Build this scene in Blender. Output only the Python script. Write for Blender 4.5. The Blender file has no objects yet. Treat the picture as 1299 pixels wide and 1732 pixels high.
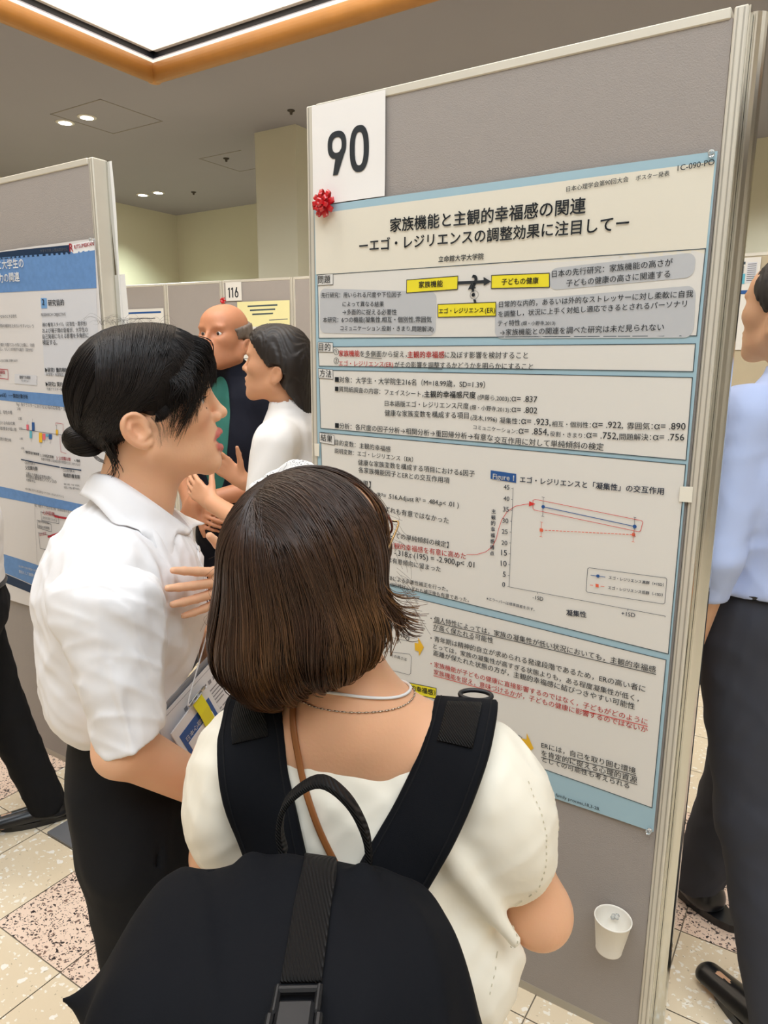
import bpy, math, random
import numpy as np
random.seed(4); RNG = np.random.default_rng(7)
scn = bpy.context.scene
COL = scn.collection
# ---------------------------------------------------------------- camera
CAMP = np.array([0.2145, -1.4929, 1.545])
YAW, PITCH, ROLL, FPX = 0.5674, 0.2086, 0.0052, 1203.857
cam = bpy.data.cameras.new('camera'); cam.sensor_fit = 'VERTICAL'; cam.sensor_height = 24.0
cam.lens = 24.0 * FPX / 1732; cam.clip_start = 0.02
cam_o = bpy.data.objects.new('camera', cam); COL.objects.link(cam_o)
cam_o.location = CAMP
cam_o.rotation_mode = 'XYZ'
def _axes():
    r = np.array([math.cos(YAW), math.sin(YAW), 0.0])
    F = np.array([-math.sin(YAW) * math.cos(PITCH), math.cos(YAW) * math.cos(PITCH), -math.sin(PITCH)])
    u = np.cross(r, F)
    return math.cos(ROLL) * r + math.sin(ROLL) * u, -math.sin(ROLL) * r + math.cos(ROLL) * u, F
CR, CU, CF = _axes()
from mathutils import Matrix, Vector
cam_o.matrix_world = Matrix(((CR[0], CU[0], -CF[0], CAMP[0]), (CR[1], CU[1], -CF[1], CAMP[1]),
                             (CR[2], CU[2], -CF[2], CAMP[2]), (0, 0, 0, 1)))
scn.camera = cam_o
def at(u, v, d):
    """world point seen at photo pixel (u, v), d metres in front of the camera"""
    return CAMP + d * (CF + CR * ((u - 649.5) / FPX) - CU * ((v - 866.0) / FPX))
# ---------------------------------------------------------------- world, lights, exposure
w = bpy.data.worlds.new('World'); scn.world = w; w.use_nodes = True
w.node_tree.nodes['Background'].inputs[0].default_value = (0.9, 0.95, 1.0, 1)
w.node_tree.nodes['Background'].inputs[1].default_value = 0.06
def area(name, loc, target, sx, sy, power, color):
    l = bpy.data.lights.new(name, 'AREA'); l.shape = 'RECTANGLE'; l.size = sx; l.size_y = sy
    l.energy = power; l.color = color
    o = bpy.data.objects.new(name, l); COL.objects.link(o); o.location = loc
    d = Vector(target) - Vector(loc); o.rotation_euler = d.to_track_quat('-Z', 'Y').to_euler()
    return o
area('light_well_lamp', (1.2, -2.2, 5.2), (0.3, -0.9, 0.0), 5.0, 3.4, 290, (0.85, 0.93, 1.0))
area('added_fill_left', (-2.6, -1.6, 5.4), (-1.9, -1.0, 0.0), 1.6, 1.6, 60, (0.88, 0.94, 1.0))  # extra fill, added to lighten the left floor and the white shirt
area('added_wall_wash', (-1.6, -.2, 5.7), (-4.05, 1.5, 4.0), 2.6, 1.2, 300, (1.0, 0.93, 0.84))  # added wash that brightens the well walls, no fixture behind it
scn.view_settings.view_transform = 'Standard'; scn.view_settings.look = 'None'
scn.view_settings.gamma = 1.0; scn.view_settings.use_curve_mapping = False
scn.view_settings.exposure = -0.28
try:
    scn.cycles.max_bounces = 8; scn.cycles.use_denoising = True
except Exception: pass
# ---------------------------------------------------------------- helpers
def srgb(r, g, b):
    f = lambda c: (c / 255 / 12.92) if c / 255 <= 0.04045 else ((c / 255 + 0.055) / 1.055) ** 2.4
    return (f(r), f(g), f(b), 1.0)
def mat(name, col, rough=0.6, metal=0.0, spec=0.5, noise=None, bump=None, emit=None, attr=None, sss=0.0, sheen=0.0, trans=0.0, alpha=1.0, coat=0.0):
    m = bpy.data.materials.new(name); m.use_nodes = True; nt = m.node_tree; b = nt.nodes['Principled BSDF']
    b.inputs['Base Color'].default_value = col; b.inputs['Roughness'].default_value = rough
    b.inputs['Metallic'].default_value = metal; b.inputs['Specular IOR Level'].default_value = spec
    b.inputs['Coat Weight'].default_value = coat
    if sss:
        b.inputs['Subsurface Weight'].default_value = sss; b.inputs['Subsurface Radius'].default_value = (1.0, 0.35, 0.18)
        b.inputs['Subsurface Scale'].default_value = 0.006
    if sheen: b.inputs['Sheen Weight'].default_value = sheen
    if trans: b.inputs['Transmission Weight'].default_value = trans
    b.inputs['Alpha'].default_value = alpha
    if emit:
        b.inputs['Emission Color'].default_value = emit[0]; b.inputs['Emission Strength'].default_value = emit[1]
    tc = nt.nodes.new('ShaderNodeTexCoord')
    src = None
    if attr:
        a = nt.nodes.new('ShaderNodeAttribute'); a.attribute_name = attr; src = a.outputs['Color']
    if noise:   # (scale, amount 0..1)
        n = nt.nodes.new('ShaderNodeTexNoise'); n.inputs['Scale'].default_value = noise[0]; n.inputs['Detail'].default_value = 4
        nt.links.new(tc.outputs['Object'], n.inputs['Vector'])
        r = nt.nodes.new('ShaderNodeMapRange'); r.inputs['To Min'].default_value = 1 - noise[1]; r.inputs['To Max'].default_value = 1 + noise[1]
        nt.links.new(n.outputs['Fac'], r.inputs['Value'])
        x = nt.nodes.new('ShaderNodeMix'); x.data_type = 'RGBA'; x.blend_type = 'MULTIPLY'; x.inputs['Factor'].default_value = 1
        if src: nt.links.new(src, x.inputs['A'])
        else: x.inputs['A'].default_value = col
        nt.links.new(r.outputs['Result'], x.inputs['B']); src = x.outputs['Result']
    if src: nt.links.new(src, b.inputs['Base Color'])
    if bump:    # (scale, strength, kind)
        kind = bump[2] if len(bump) > 2 else 'noise'
        if kind == 'weave':
            wv = nt.nodes.new('ShaderNodeTexWave'); wv.bands_direction = 'DIAGONAL'; wv.inputs['Scale'].default_value = bump[0]
            nt.links.new(tc.outputs['Object'], wv.inputs['Vector']); out = wv.outputs['Fac']
        else:
            n2 = nt.nodes.new('ShaderNodeTexNoise'); n2.inputs['Scale'].default_value = bump[0]; n2.inputs['Detail'].default_value = 2
            nt.links.new(tc.outputs['Object'], n2.inputs['Vector']); out = n2.outputs['Fac']
        bp = nt.nodes.new('ShaderNodeBump'); bp.inputs['Strength'].default_value = bump[1]
        bp.inputs['Distance'].default_value = bump[3] if len(bump) > 3 else 0.004
        nt.links.new(out, bp.inputs['Height']); nt.links.new(bp.outputs['Normal'], b.inputs['Normal'])
    return m
def tag(o, label=None, cat=None, group=None, kind=None):
    if label: o['label'] = label
    if cat: o['category'] = cat
    if group: o['group'] = group
    if kind: o['kind'] = kind
    return o
def empty(name, loc, label=None, cat=None, group=None):
    o = bpy.data.objects.new(name, None); COL.objects.link(o); o.location = loc; o.empty_display_size = 0.05
    return tag(o, label, cat, group)
def link(name, me, mats, parent=None, smooth=True):
    o = bpy.data.objects.new(name, me); COL.objects.link(o)
    for m in (mats if isinstance(mats, (list, tuple)) else [mats]): me.materials.append(m)
    if smooth and len(me.polygons): me.polygons.foreach_set('use_smooth', np.ones(len(me.polygons), bool))
    if parent is not None:
        o.parent = parent
        pl = parent.matrix_basis.translation
        q_ = parent.parent
        while q_ is not None: pl = pl + q_.matrix_basis.translation; q_ = q_.parent
        o.location = -pl
    return o
def mesh_np(name, V, F, mats, parent=None, smooth=True, col=None, mi=None):
    """V (n,3); F (m,4) or (m,3) int arrays; everything is given in world metres"""
    V = np.asarray(V, np.float32); F = np.asarray(F, np.int32); k = F.shape[1]
    me = bpy.data.meshes.new(name); me.vertices.add(len(V)); me.vertices.foreach_set('co', V.ravel())
    me.loops.add(F.size); me.loops.foreach_set('vertex_index', F.ravel())
    me.polygons.add(len(F)); me.polygons.foreach_set('loop_start', np.arange(0, F.size, k, dtype=np.int32))
    me.polygons.foreach_set('loop_total', np.full(len(F), k, np.int32))
    me.update(calc_edges=True); me.validate()
    if col is not None:
        a = me.color_attributes.new('Col', 'FLOAT_COLOR', 'POINT')
        c = np.ones((len(V), 4), np.float32); c[:, :3] = col; a.data.foreach_set('color', c.ravel())
    o = link(name, me, mats, parent, smooth)
    if mi is not None: me.polygons.foreach_set('material_index', np.asarray(mi, np.int32))
    return o
class MB:
    """collects simple solids into one mesh (world metres)"""
    def __init__(s): s.v = []; s.f = []; s.m = []
    def add(s, V, F, m=0):
        n = len(s.v); s.v += [tuple(map(float, p)) for p in V]; s.f += [tuple(i + n for i in f) for f in F]; s.m += [m] * len(F)
    def box(s, c, h, ax=None, m=0, bev=0.0):
        """c centre, h half sizes, ax 3 axis rows; bev chamfers the edges"""
        ax = np.eye(3) if ax is None else np.asarray(ax, float); c = np.asarray(c, float); h = np.asarray(h, float)
        if bev <= 0:
            P = [c + sx * h[0] * ax[0] + sy * h[1] * ax[1] + sz * h[2] * ax[2] for sx in (-1, 1) for sy in (-1, 1) for sz in (-1, 1)]
            s.add(P, [(0, 1, 3, 2), (4, 6, 7, 5), (0, 4, 5, 1), (2, 3, 7, 6), (0, 2, 6, 4), (1, 5, 7, 3)], m); return
        b = min(bev, *(h * 0.95)); idx = {}; P = []
        for sx in (-1, 1):
            for sy in (-1, 1):
                for sz in (-1, 1):
                    for k in range(3):
                        d = [h[0] - b, h[1] - b, h[2] - b]; d[k] = h[k]
                        idx[(sx, sy, sz, k)] = len(P); P.append(c + sx * d[0] * ax[0] + sy * d[1] * ax[1] + sz * d[2] * ax[2])
        F = []
        S = (-1, 1); g = lambda a, k: idx[(a[0], a[1], a[2], k)]
        for k in range(3):
            i, j = [x for x in range(3) if x != k]
            for sk in S:
                q = []
                for (p, r) in ((-1, -1), (1, -1), (1, 1), (-1, 1)):
                    a = [0, 0, 0]; a[k] = sk; a[i] = p; a[j] = r; q.append(g(a, k))
                F.append(tuple(q))
            for p in S:
                for r in S:
                    a = [0, 0, 0]; a[i] = p; a[j] = r; b1 = a[:]; b1[k] = -1; b2 = a[:]; b2[k] = 1
                    F.append((g(b1, i), g(b1, j), g(b2, j), g(b2, i)))
        for sx in S:
            for sy in S:
                for sz in S: F.append((g((sx, sy, sz), 0), g((sx, sy, sz), 1), g((sx, sy, sz), 2)))
        s.add(P, F, m)
    def tube(s, pts, r, n=8, m=0, closed=False, flat=None):
        """tube along pts; r number or list; flat=(axis, factor) squashes the section"""
        pts = [np.asarray(p, float) for p in pts]; N = len(pts); rr = r if isinstance(r, (list, tuple, np.ndarray)) else [r] * N
        V = []; up = np.array([0, 0, 1.0]); prev = None
        for i, p in enumerate(pts):
            a = pts[(i - 1) % N] if (closed or i > 0) else pts[0]; b = pts[(i + 1) % N] if (closed or i < N - 1) else pts[-1]
            t = b - a; t = t / (np.linalg.norm(t) + 1e-12)
            x = (np.cross(t, up if abs(t[2]) < 0.95 else np.array([1.0, 0, 0]))) if prev is None else prev - t * (prev @ t)
            x = x / (np.linalg.norm(x) + 1e-12); prev = x; y = np.cross(t, x)
            for k in range(n):
                an = 2 * math.pi * k / n; o = rr[i] * (math.cos(an) * x + math.sin(an) * y)
                if flat is not None: o = o - flat[0] * (o @ flat[0]) * (1 - flat[1])
                V.append(p + o)
        F = []
        M = N if closed else N - 1
        for i in range(M):
            for k in range(n):
                a = i * n + k; b = i * n + (k + 1) % n; c = ((i + 1) % N) * n + (k + 1) % n; d = ((i + 1) % N) * n + k
                F.append((a, b, c, d))
        if not closed: F.append(tuple(range(n))[::-1]); F.append(tuple((N - 1) * n + k for k in range(n)))
        s.add(V, F, m)
    def ribbon(s, pts, nrm, wdt, th, m=0):
        """flat strap: pts centre line, nrm outward normals, wdt width, th thickness, rounded a little"""
        pts = [np.asarray(p, float) for p in pts]; N = len(pts); V = []
        W = wdt if isinstance(wdt, (list, tuple, np.ndarray)) else [wdt] * N
        prof = [(-.5, -.25), (-.47, -.5), (-.2, -.5), (.2, -.5), (.47, -.5), (.5, -.25), (.5, .25), (.47, .5), (.2, .5), (-.2, .5), (-.47, .5), (-.5, .25)]
        for i, p in enumerate(pts):
            t = pts[min(i + 1, N - 1)] - pts[max(i - 1, 0)]; t /= np.linalg.norm(t) + 1e-12
            n = np.asarray(nrm[i] if isinstance(nrm, list) else nrm, float); n = n - t * (n @ t); n /= np.linalg.norm(n) + 1e-12
            x = np.cross(t, n)
            for (a, b) in prof: V.append(p + x * a * W[i] + n * b * th)
        k = len(prof); F = [(i * k + j, i * k + (j + 1) % k, (i + 1) * k + (j + 1) % k, (i + 1) * k + j) for i in range(N - 1) for j in range(k)]
        F += [tuple(range(k))[::-1], tuple((N - 1) * k + j for j in range(k))]
        s.add(V, F, m)
    def prism(s, poly, d, m=0):
        """poly: 3D outline, extruded by vector d"""
        poly = [np.asarray(p, float) for p in poly]; d = np.asarray(d, float); n = len(poly)
        V = poly + [p + d for p in poly]
        F = [tuple(range(n))[::-1], tuple(range(n, 2 * n))] + [(i, (i + 1) % n, n + (i + 1) % n, n + i) for i in range(n)]
        s.add(V, F, m)
    def lathe(s, c, axis, prof, n=24, m=0):
        """prof: list of (along, radius) round axis through c"""
        a = np.asarray(axis, float); a /= np.linalg.norm(a); x = np.cross(a, [0.13, 0.4, 0.9]); x /= np.linalg.norm(x); y = np.cross(a, x)
        V = [np.asarray(c, float) + a * h + r * (math.cos(2 * math.pi * k / n) * x + math.sin(2 * math.pi * k / n) * y) for (h, r) in prof for k in range(n)]
        F = [(i * n + k, i * n + (k + 1) % n, (i + 1) * n + (k + 1) % n, (i + 1) * n + k) for i in range(len(prof) - 1) for k in range(n)]
        F += [tuple(range(n))[::-1], tuple((len(prof) - 1) * n + k for k in range(n))]
        s.add(V, F, m)
    def build(s, name, mats, parent=None, smooth=False):
        me = bpy.data.meshes.new(name); me.from_pydata(s.v, [], s.f); me.update()
        o = link(name, me, mats, parent, smooth)
        if isinstance(mats, (list, tuple)) and len(mats) > 1: me.polygons.foreach_set('material_index', np.array(s.m, np.int32))
        return o
# ---------------------------------------------------------------- signed-distance solids -> one smooth mesh
def unit(v): v = np.asarray(v, float); return v / (np.linalg.norm(v) + 1e-12)
def frame(z, x):
    """rows: x', y', z' with z' along z and x' near x"""
    z = unit(z); x = np.asarray(x, float); x = unit(x - z * (x @ z)); return np.array([x, np.cross(z, x), z])
class SDF:
    def __init__(s): s.ops = []; s.lo = np.full(3, 1e9); s.hi = np.full(3, -1e9)
    def _b(s, c, r): s.lo = np.minimum(s.lo, np.asarray(c) - r); s.hi = np.maximum(s.hi, np.asarray(c) + r)
    def ell(s, c, r, A=None, k=0.01, op='u'):
        c = np.asarray(c, float); r = np.asarray(r, float); A = np.eye(3) if A is None else np.asarray(A, float)
        if op == 'u': s._b(c, r.max())
        def d(P):
            q = (P - c) @ A.T; k0 = np.sqrt(((q / r) ** 2).sum(1)); k1 = np.sqrt(((q / r ** 2) ** 2).sum(1)) + 1e-9
            return k0 * (k0 - 1) / k1
        s.ops.append((op, k, d)); return s
    def cap(s, a, b, ra, rb, k=0.01, op='u', flat=None):
        """round cone from a to b; flat=(axis, f) makes it f times as thick along axis"""
        a = np.asarray(a, float); b = np.asarray(b, float)
        if op == 'u': s._b(a, max(ra, rb) * 1.6); s._b(b, max(ra, rb) * 1.6)
        if flat is not None: n = unit(flat[0]); f = flat[1]
        def d(P):
            A_, B_, Q = a, b, P
            if flat is not None:
                g = 1 / f - 1; Q = P + np.outer(P @ n, n) * g; A_ = a + n * (a @ n) * g; B_ = b + n * (b @ n) * g
            ab = B_ - A_; pa = Q - A_; t = np.clip(pa @ ab / (ab @ ab + 1e-12), 0, 1)
            dd = np.sqrt(((pa - t[:, None] * ab) ** 2).sum(1)) - (ra + (rb - ra) * t)
            return dd * (min(f, 1.0) if flat is not None else 1.0)
        s.ops.append((op, k, d)); return s
    def chain(s, pts, rr, k=0.01, op='u', flat=None):
        for i in range(len(pts) - 1): s.cap(pts[i], pts[i + 1], rr[i], rr[i + 1], k, op, flat)
        return s
    def box(s, c, h, A=None, r=0.01, k=0.01, op='u'):
        c = np.asarray(c, float); h = np.asarray(h, float); A = np.eye(3) if A is None else np.asarray(A, float)
        if op == 'u': s._b(c, np.linalg.norm(h))
        def d(P):
            q = np.abs((P - c) @ A.T) - (h - r)
            return np.sqrt((np.maximum(q, 0) ** 2).sum(1)) + np.minimum(q.max(1), 0) - r
        s.ops.append((op, k, d)); return s
    def half(s, p, n, k=0.002, op='s'):
        """cuts away the side that n points to"""
        p = np.asarray(p, float); n = unit(n)
        s.ops.append((op, k, lambda P: -((P - p) @ n))); return s
    def warp(s, fn): s.ops.append(('w', 0, fn)); return s     # adds fn(P) to the distance
    def shell(s, t): s.ops.append(('h', t, None)); return s
    def __call__(s, P):
        D = np.full(len(P), 1.0)
        for op, k, fn in s.ops:
            if op == 'w': D = D + fn(P); continue
            if op == 'h': D = np.maximum(D, -(D + k)); continue
            e = fn(P)
            if op == 'u':
                h = np.maximum(k - np.abs(D - e), 0) / k; D = np.minimum(D, e) - h * h * k * 0.25
            elif op == 's':
                e = -e; h = np.maximum(k - np.abs(D - e), 0) / k; D = np.maximum(D, e) + h * h * k * 0.25
            else:
                h = np.maximum(k - np.abs(D - e), 0) / k; D = np.maximum(D, e) + h * h * k * 0.25
        return D
    def grad(s, P, e=0.001):
        g = np.stack([s(P + np.eye(3)[i] * e) - s(P - np.eye(3)[i] * e) for i in range(3)], 1)
        return g / (np.linalg.norm(g, axis=1, keepdims=True) + 1e-12)
    def project(s, P, off=0.0, it=4, damp=0.9):
        P = P.copy()
        for _ in range(it): P -= s.grad(P) * ((s(P) - off) * damp)[:, None]
        return P
    def polygonise(s, h, pad=0.02):
        """sparse surface nets with cell size h -> V, F(quads)"""
        lo = s.lo - pad; B = 8; bs = B * h; nb = np.ceil((s.hi + pad - lo) / bs).astype(int)
        I = np.stack(np.meshgrid(*[np.arange(n) for n in nb], indexing='ij'), -1).reshape(-1, 3)
        c = lo + (I + 0.5) * bs
        keep = np.concatenate([np.abs(s(c[i:i + 200000])) < bs * 1.35 for i in range(0, len(c), 200000)]); I = I[keep]
        g = np.stack(np.meshgrid(*[np.arange(B)] * 3, indexing='ij'), -1).reshape(-1, 3)
        cells = (I[:, None, :] * B + g[None]).reshape(-1, 3).astype(np.int64)
        Nn = (nb * B + 4).astype(np.int64); key = lambda c: (c[:, 0] * Nn[1] + c[:, 1]) * Nn[2] + c[:, 2]
        co = np.array([[i, j, k] for i in (0, 1) for j in (0, 1) for k in (0, 1)])
        # unique corner lattice
        ck = np.concatenate([key(cells + o) for o in co]); uk, inv = np.unique(ck, return_inverse=True)
        ui = np.stack([uk // (Nn[1] * Nn[2]), (uk // Nn[2]) % Nn[1], uk % Nn[2]], 1)
        val = np.concatenate([s(lo + ui[i:i + 300000] * h) for i in range(0, len(ui), 300000)])
        cv = val[inv].reshape(8, -1).T
        sg = cv < 0; act = sg.any(1) & ~sg.all(1); cells = cells[act]; cv = cv[act]; sg = sg[act]
        acc = np.zeros((len(cells), 3)); cnt = np.zeros(len(cells))
        for a in range(8):
            for b in range(a + 1, 8):
                if np.abs(co[a] - co[b]).sum() != 1: continue
                m = sg[:, a] != sg[:, b]; va = cv[m, a]; t = va / (va - cv[m, b])
                acc[m] += co[a] + t[:, None] * (co[b] - co[a]); cnt[m] += 1
        V = lo + (cells + acc / cnt[:, None]) * h
        k = key(cells); o = np.argsort(k); ks = k[o]
        def look(c):
            q = key(c); p = np.searchsorted(ks, q); p = np.minimum(p, len(ks) - 1); return np.where(ks[p] == q, o[p], -1)
        Fs = []
        for ax in range(3):
            e1 = np.eye(3, dtype=np.int64)[(ax + 1) % 3]; e2 = np.eye(3, dtype=np.int64)[(ax + 2) % 3]
            far = [i for i in range(8) if (co[i] == np.eye(3, dtype=int)[ax]).all()][0]
            m = np.where(sg[:, 0] != sg[:, far])[0]; cc = cells[m]
            q = np.stack([m, look(cc - e1), look(cc - e1 - e2), look(cc - e2)], 1); ok = (q >= 0).all(1)
            q = q[ok]; fl = sg[m[ok], 0]; q[~fl] = q[~fl][:, ::-1]; Fs.append(q)
        return V, np.concatenate(Fs)
    def mesh(s, name, h, mats, parent=None, col=None, post=None):
        V, F = s.polygonise(h)
        c = None if col is None else col(V)
        if post is not None: V = post(V)
        return mesh_np(name, V, F, mats, parent, True, c)
def strands(name, S, rad, col, mats, parent, n=3):
    """S (k, m, 3) strand points, rad (k, m), col (k, m, 3): thin tubes in one mesh"""
    k, m, _ = S.shape
    t = np.gradient(S, axis=1); t /= np.linalg.norm(t, axis=2, keepdims=True) + 1e-12
    ref = np.tile(unit([0.3, 0.5, 0.81]), (k, m, 1)); x = np.cross(t, ref); x /= np.linalg.norm(x, axis=2, keepdims=True) + 1e-9; y = np.cross(t, x)
    an = np.arange(n) * 2 * math.pi / n
    V = S[:, :, None, :] + rad[:, :, None, None] * (np.cos(an)[None, None, :, None] * x[:, :, None, :] + np.sin(an)[None, None, :, None] * y[:, :, None, :])
    idx = np.arange(k * m * n).reshape(k, m, n)
    a = idx[:, :-1, :]; b = np.roll(a, -1, 2); d = idx[:, 1:, :]; c = np.roll(d, -1, 2)
    F = np.stack([a, b, c, d], -1).reshape(-1, 4)
    C = np.repeat(col[:, :, None, :], n, 2).reshape(-1, 3)
    return V.reshape(-1, 3), F, C
def bez(P, m):
    """Catmull-Rom through control points P (c,3) -> (m,3)"""
    P = np.asarray(P, float); n = len(P); Q = np.concatenate([[2 * P[0] - P[1]], P, [2 * P[-1] - P[-2]]])
    out = []
    for u in np.linspace(0, n - 1, m):
        i = min(int(u), n - 2); t = u - i; a, b, c, d = Q[i], Q[i + 1], Q[i + 2], Q[i + 3]
        out.append(0.5 * ((2 * b) + (c - a) * t + (2 * a - 5 * b + 4 * c - d) * t * t + (3 * b - a - 3 * c + d) * t ** 3))
    return np.array(out)
def sn(P, fx, fy, fz, ph=0.0): return np.sin(P[:, 0] * fx + P[:, 1] * fy + P[:, 2] * fz + ph)
# ================================================================ setting
M = {}
M['ceil'] = mat('ceiling_paint', srgb(148, 144, 148), .9, noise=(1.5, .03))
M['wallw'] = mat('wall_paint_cream', srgb(212, 207, 184), .85, noise=(1.2, .03))
M['wallb'] = mat('wall_paint_beige', srgb(205, 198, 186), .85, noise=(1.2, .03))
M['well'] = mat('well_paint', srgb(246, 238, 226), .8)
M['wood'] = mat('honey_wood', srgb(184, 126, 60), .45, noise=(9, .12))
M['blk'] = mat('black_slot', srgb(22, 23, 28), .5)
M['fab'] = mat('panel_fabric', srgb(165, 157, 151), .95, spec=.15, noise=(22, .02), bump=(420, .25))
M['alu'] = mat('aluminium', srgb(222, 216, 202), .42, .25, noise=(14, .05))
M['alud'] = mat('aluminium_groove', srgb(178, 172, 160), .45, .4)
M['chr'] = mat('chrome_post', srgb(214, 214, 208), .14, 1.0)
M['paper'] = mat('white_paper', srgb(243, 240, 236), .7, spec=.3)
M['ink'] = mat('ink_charcoal', srgb(52, 48, 48), .7)
M['steel'] = mat('grey_foot_paint', srgb(120, 121, 124), .5, .2)
H_CEIL = 3.45
FZ = -.036          # floor level
def structure(name, b, m, parent=None, smooth=False):
    o = b.build(name, m, parent, smooth); o['kind'] = 'structure'; return o
# floor: terrazzo tiles in one mesh, joints as gaps over a grout bed
def tile_mat(name, base, chips, scale, dens):
    m = bpy.data.materials.new(name); m.use_nodes = True; nt = m.node_tree; b = nt.nodes['Principled BSDF']
    b.inputs['Roughness'].default_value = .32
    tc = nt.nodes.new('ShaderNodeTexCoord')
    n0 = nt.nodes.new('ShaderNodeTexNoise'); n0.inputs['Scale'].default_value = 7; nt.links.new(tc.outputs['Object'], n0.inputs['Vector'])
    mp = nt.nodes.new('ShaderNodeMix'); mp.data_type = 'RGBA'; mp.inputs['A'].default_value = base[0]; mp.inputs['B'].default_value = base[1]
    nt.links.new(n0.outputs['Fac'], mp.inputs['Factor']); cur = mp.outputs['Result']
    nd = nt.nodes.new('ShaderNodeTexNoise'); nd.inputs['Scale'].default_value = 60; nt.links.new(tc.outputs['Object'], nd.inputs['Vector'])
    av = nt.nodes.new('ShaderNodeMix'); av.data_type = 'RGBA'; av.blend_type = 'LINEAR_LIGHT'; av.inputs['Factor'].default_value = .012
    nt.links.new(tc.outputs['Object'], av.inputs['A']); nt.links.new(nd.outputs['Color'], av.inputs['B'])
    for i, (c, sc, th, keepv) in enumerate(chips):
        v = nt.nodes.new('ShaderNodeTexVoronoi'); v.inputs['Scale'].default_value = sc; v.inputs['Randomness'].default_value = 1
        ad = nt.nodes.new('ShaderNodeMapping'); ad.inputs['Location'].default_value = (3.7 * i, 1.9 * i, .4); ad.inputs['Scale'].default_value = (1, 1.35, 1)
        ad.inputs['Rotation'].default_value = (0, 0, .7 * i)
        nt.links.new(av.outputs['Result'], ad.inputs['Vector']); nt.links.new(ad.outputs['Vector'], v.inputs['Vector'])
        sp = nt.nodes.new('ShaderNodeSeparateColor'); nt.links.new(v.outputs['Color'], sp.inputs['Color'])
        # chip where the cell is picked and the distance is under a per-cell threshold
        mr = nt.nodes.new('ShaderNodeMapRange'); mr.inputs['From Min'].default_value = 0; mr.inputs['From Max'].default_value = 1
        mr.inputs['To Min'].default_value = th * .3; mr.inputs['To Max'].default_value = th; nt.links.new(sp.outputs['Green'], mr.inputs['Value'])
        lt = nt.nodes.new('ShaderNodeMath'); lt.operation = 'LESS_THAN'; nt.links.new(v.outputs['Distance'], lt.inputs[0]); nt.links.new(mr.outputs['Result'], lt.inputs[1])
        pk = nt.nodes.new('ShaderNodeMath'); pk.operation = 'LESS_THAN'; nt.links.new(sp.outputs['Red'], pk.inputs[0]); pk.inputs[1].default_value = keepv
        ml = nt.nodes.new('ShaderNodeMath'); ml.operation = 'MULTIPLY'; nt.links.new(lt.outputs[0], ml.inputs[0]); nt.links.new(pk.outputs[0], ml.inputs[1])
        mx = nt.nodes.new('ShaderNodeMix'); mx.data_type = 'RGBA'; nt.links.new(ml.outputs[0], mx.inputs['Factor']); nt.links.new(cur, mx.inputs['A']); mx.inputs['B'].default_value = c
        cur = mx.outputs['Result']
    nt.links.new(cur, b.inputs['Base Color'])
    return m
M['tileb'] = tile_mat('terrazzo_beige', (srgb(237, 220, 190), srgb(229, 210, 179)),
    [(srgb(250, 242, 226), 60, .5, .45), (srgb(253, 247, 236), 34, .42, .22), (srgb(196, 178, 148), 90, .28, .25)], 1, 1)
M['tilep'] = tile_mat('terrazzo_pink', (srgb(246, 220, 198), srgb(240, 212, 190)),
    [(srgb(70, 58, 54), 110, .5, .40), (srgb(48, 38, 38), 66, .42, .30), (srgb(140, 112, 98), 78, .45, .32), (srgb(96, 78, 72), 150, .5, .4)], 1, 1)
M['grout'] = mat('grout', srgb(150, 136, 116), .9)
fl = MB()
fl.add([(-9, -6, FZ - .003), (6, -6, FZ - .003), (6, 7.2, FZ - .003), (-9, 7.2, FZ - .003)], [(0, 1, 2, 3)], 0)
xs = [-2.17 - .28 * k for k in range(24, 0, -1)] + [-2.165, -1.885, -1.618, -1.3156, -1.05, -.78, -.52, -.26, .004, .275] + [.275 + .28 * k for k in range(1, 20)]
ys = [-.63 - .29 * k for k in range(17, 0, -1)] + [-.633, -.328, -.105, .105, .3835] + [.3835 + .29 * k for k in range(1, 23)]
FXY = lambda x, y: (.2145 + (x - .2145) * 1.0233, -1.4929 + (y + 1.4929) * 1.0233)
def pink(i, j):
    x = (xs[i] + xs[i + 1]) / 2; y = (ys[j] + ys[j + 1]) / 2
    if -1.62 < x < -.52 and -.633 < y < -.328: return True
    if x < -2.165 and -.105 - .001 < y < .105: return True
    if x < -2.165 and -.34 < y < -.1: return True
    if x > -.26 and .3835 < y < .9: return True
    return (abs(y) > 1.6) and (i + 2 * j) % 7 == 0
for i in range(len(xs) - 1):
    for j in range(len(ys) - 1):
        g = .0016; (x0, y0), (x1, y1) = FXY(xs[i] + g, ys[j] + g), FXY(xs[i + 1] - g, ys[j + 1] - g)
        fl.add([(x0, y0, FZ), (x1, y0, FZ), (x1, y1, FZ), (x0, y1, FZ)], [(0, 1, 2, 3)], 2 if pink(i, j) else 1)
structure('floor', fl, [M['grout'], M['tileb'], M['tilep']])
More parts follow.
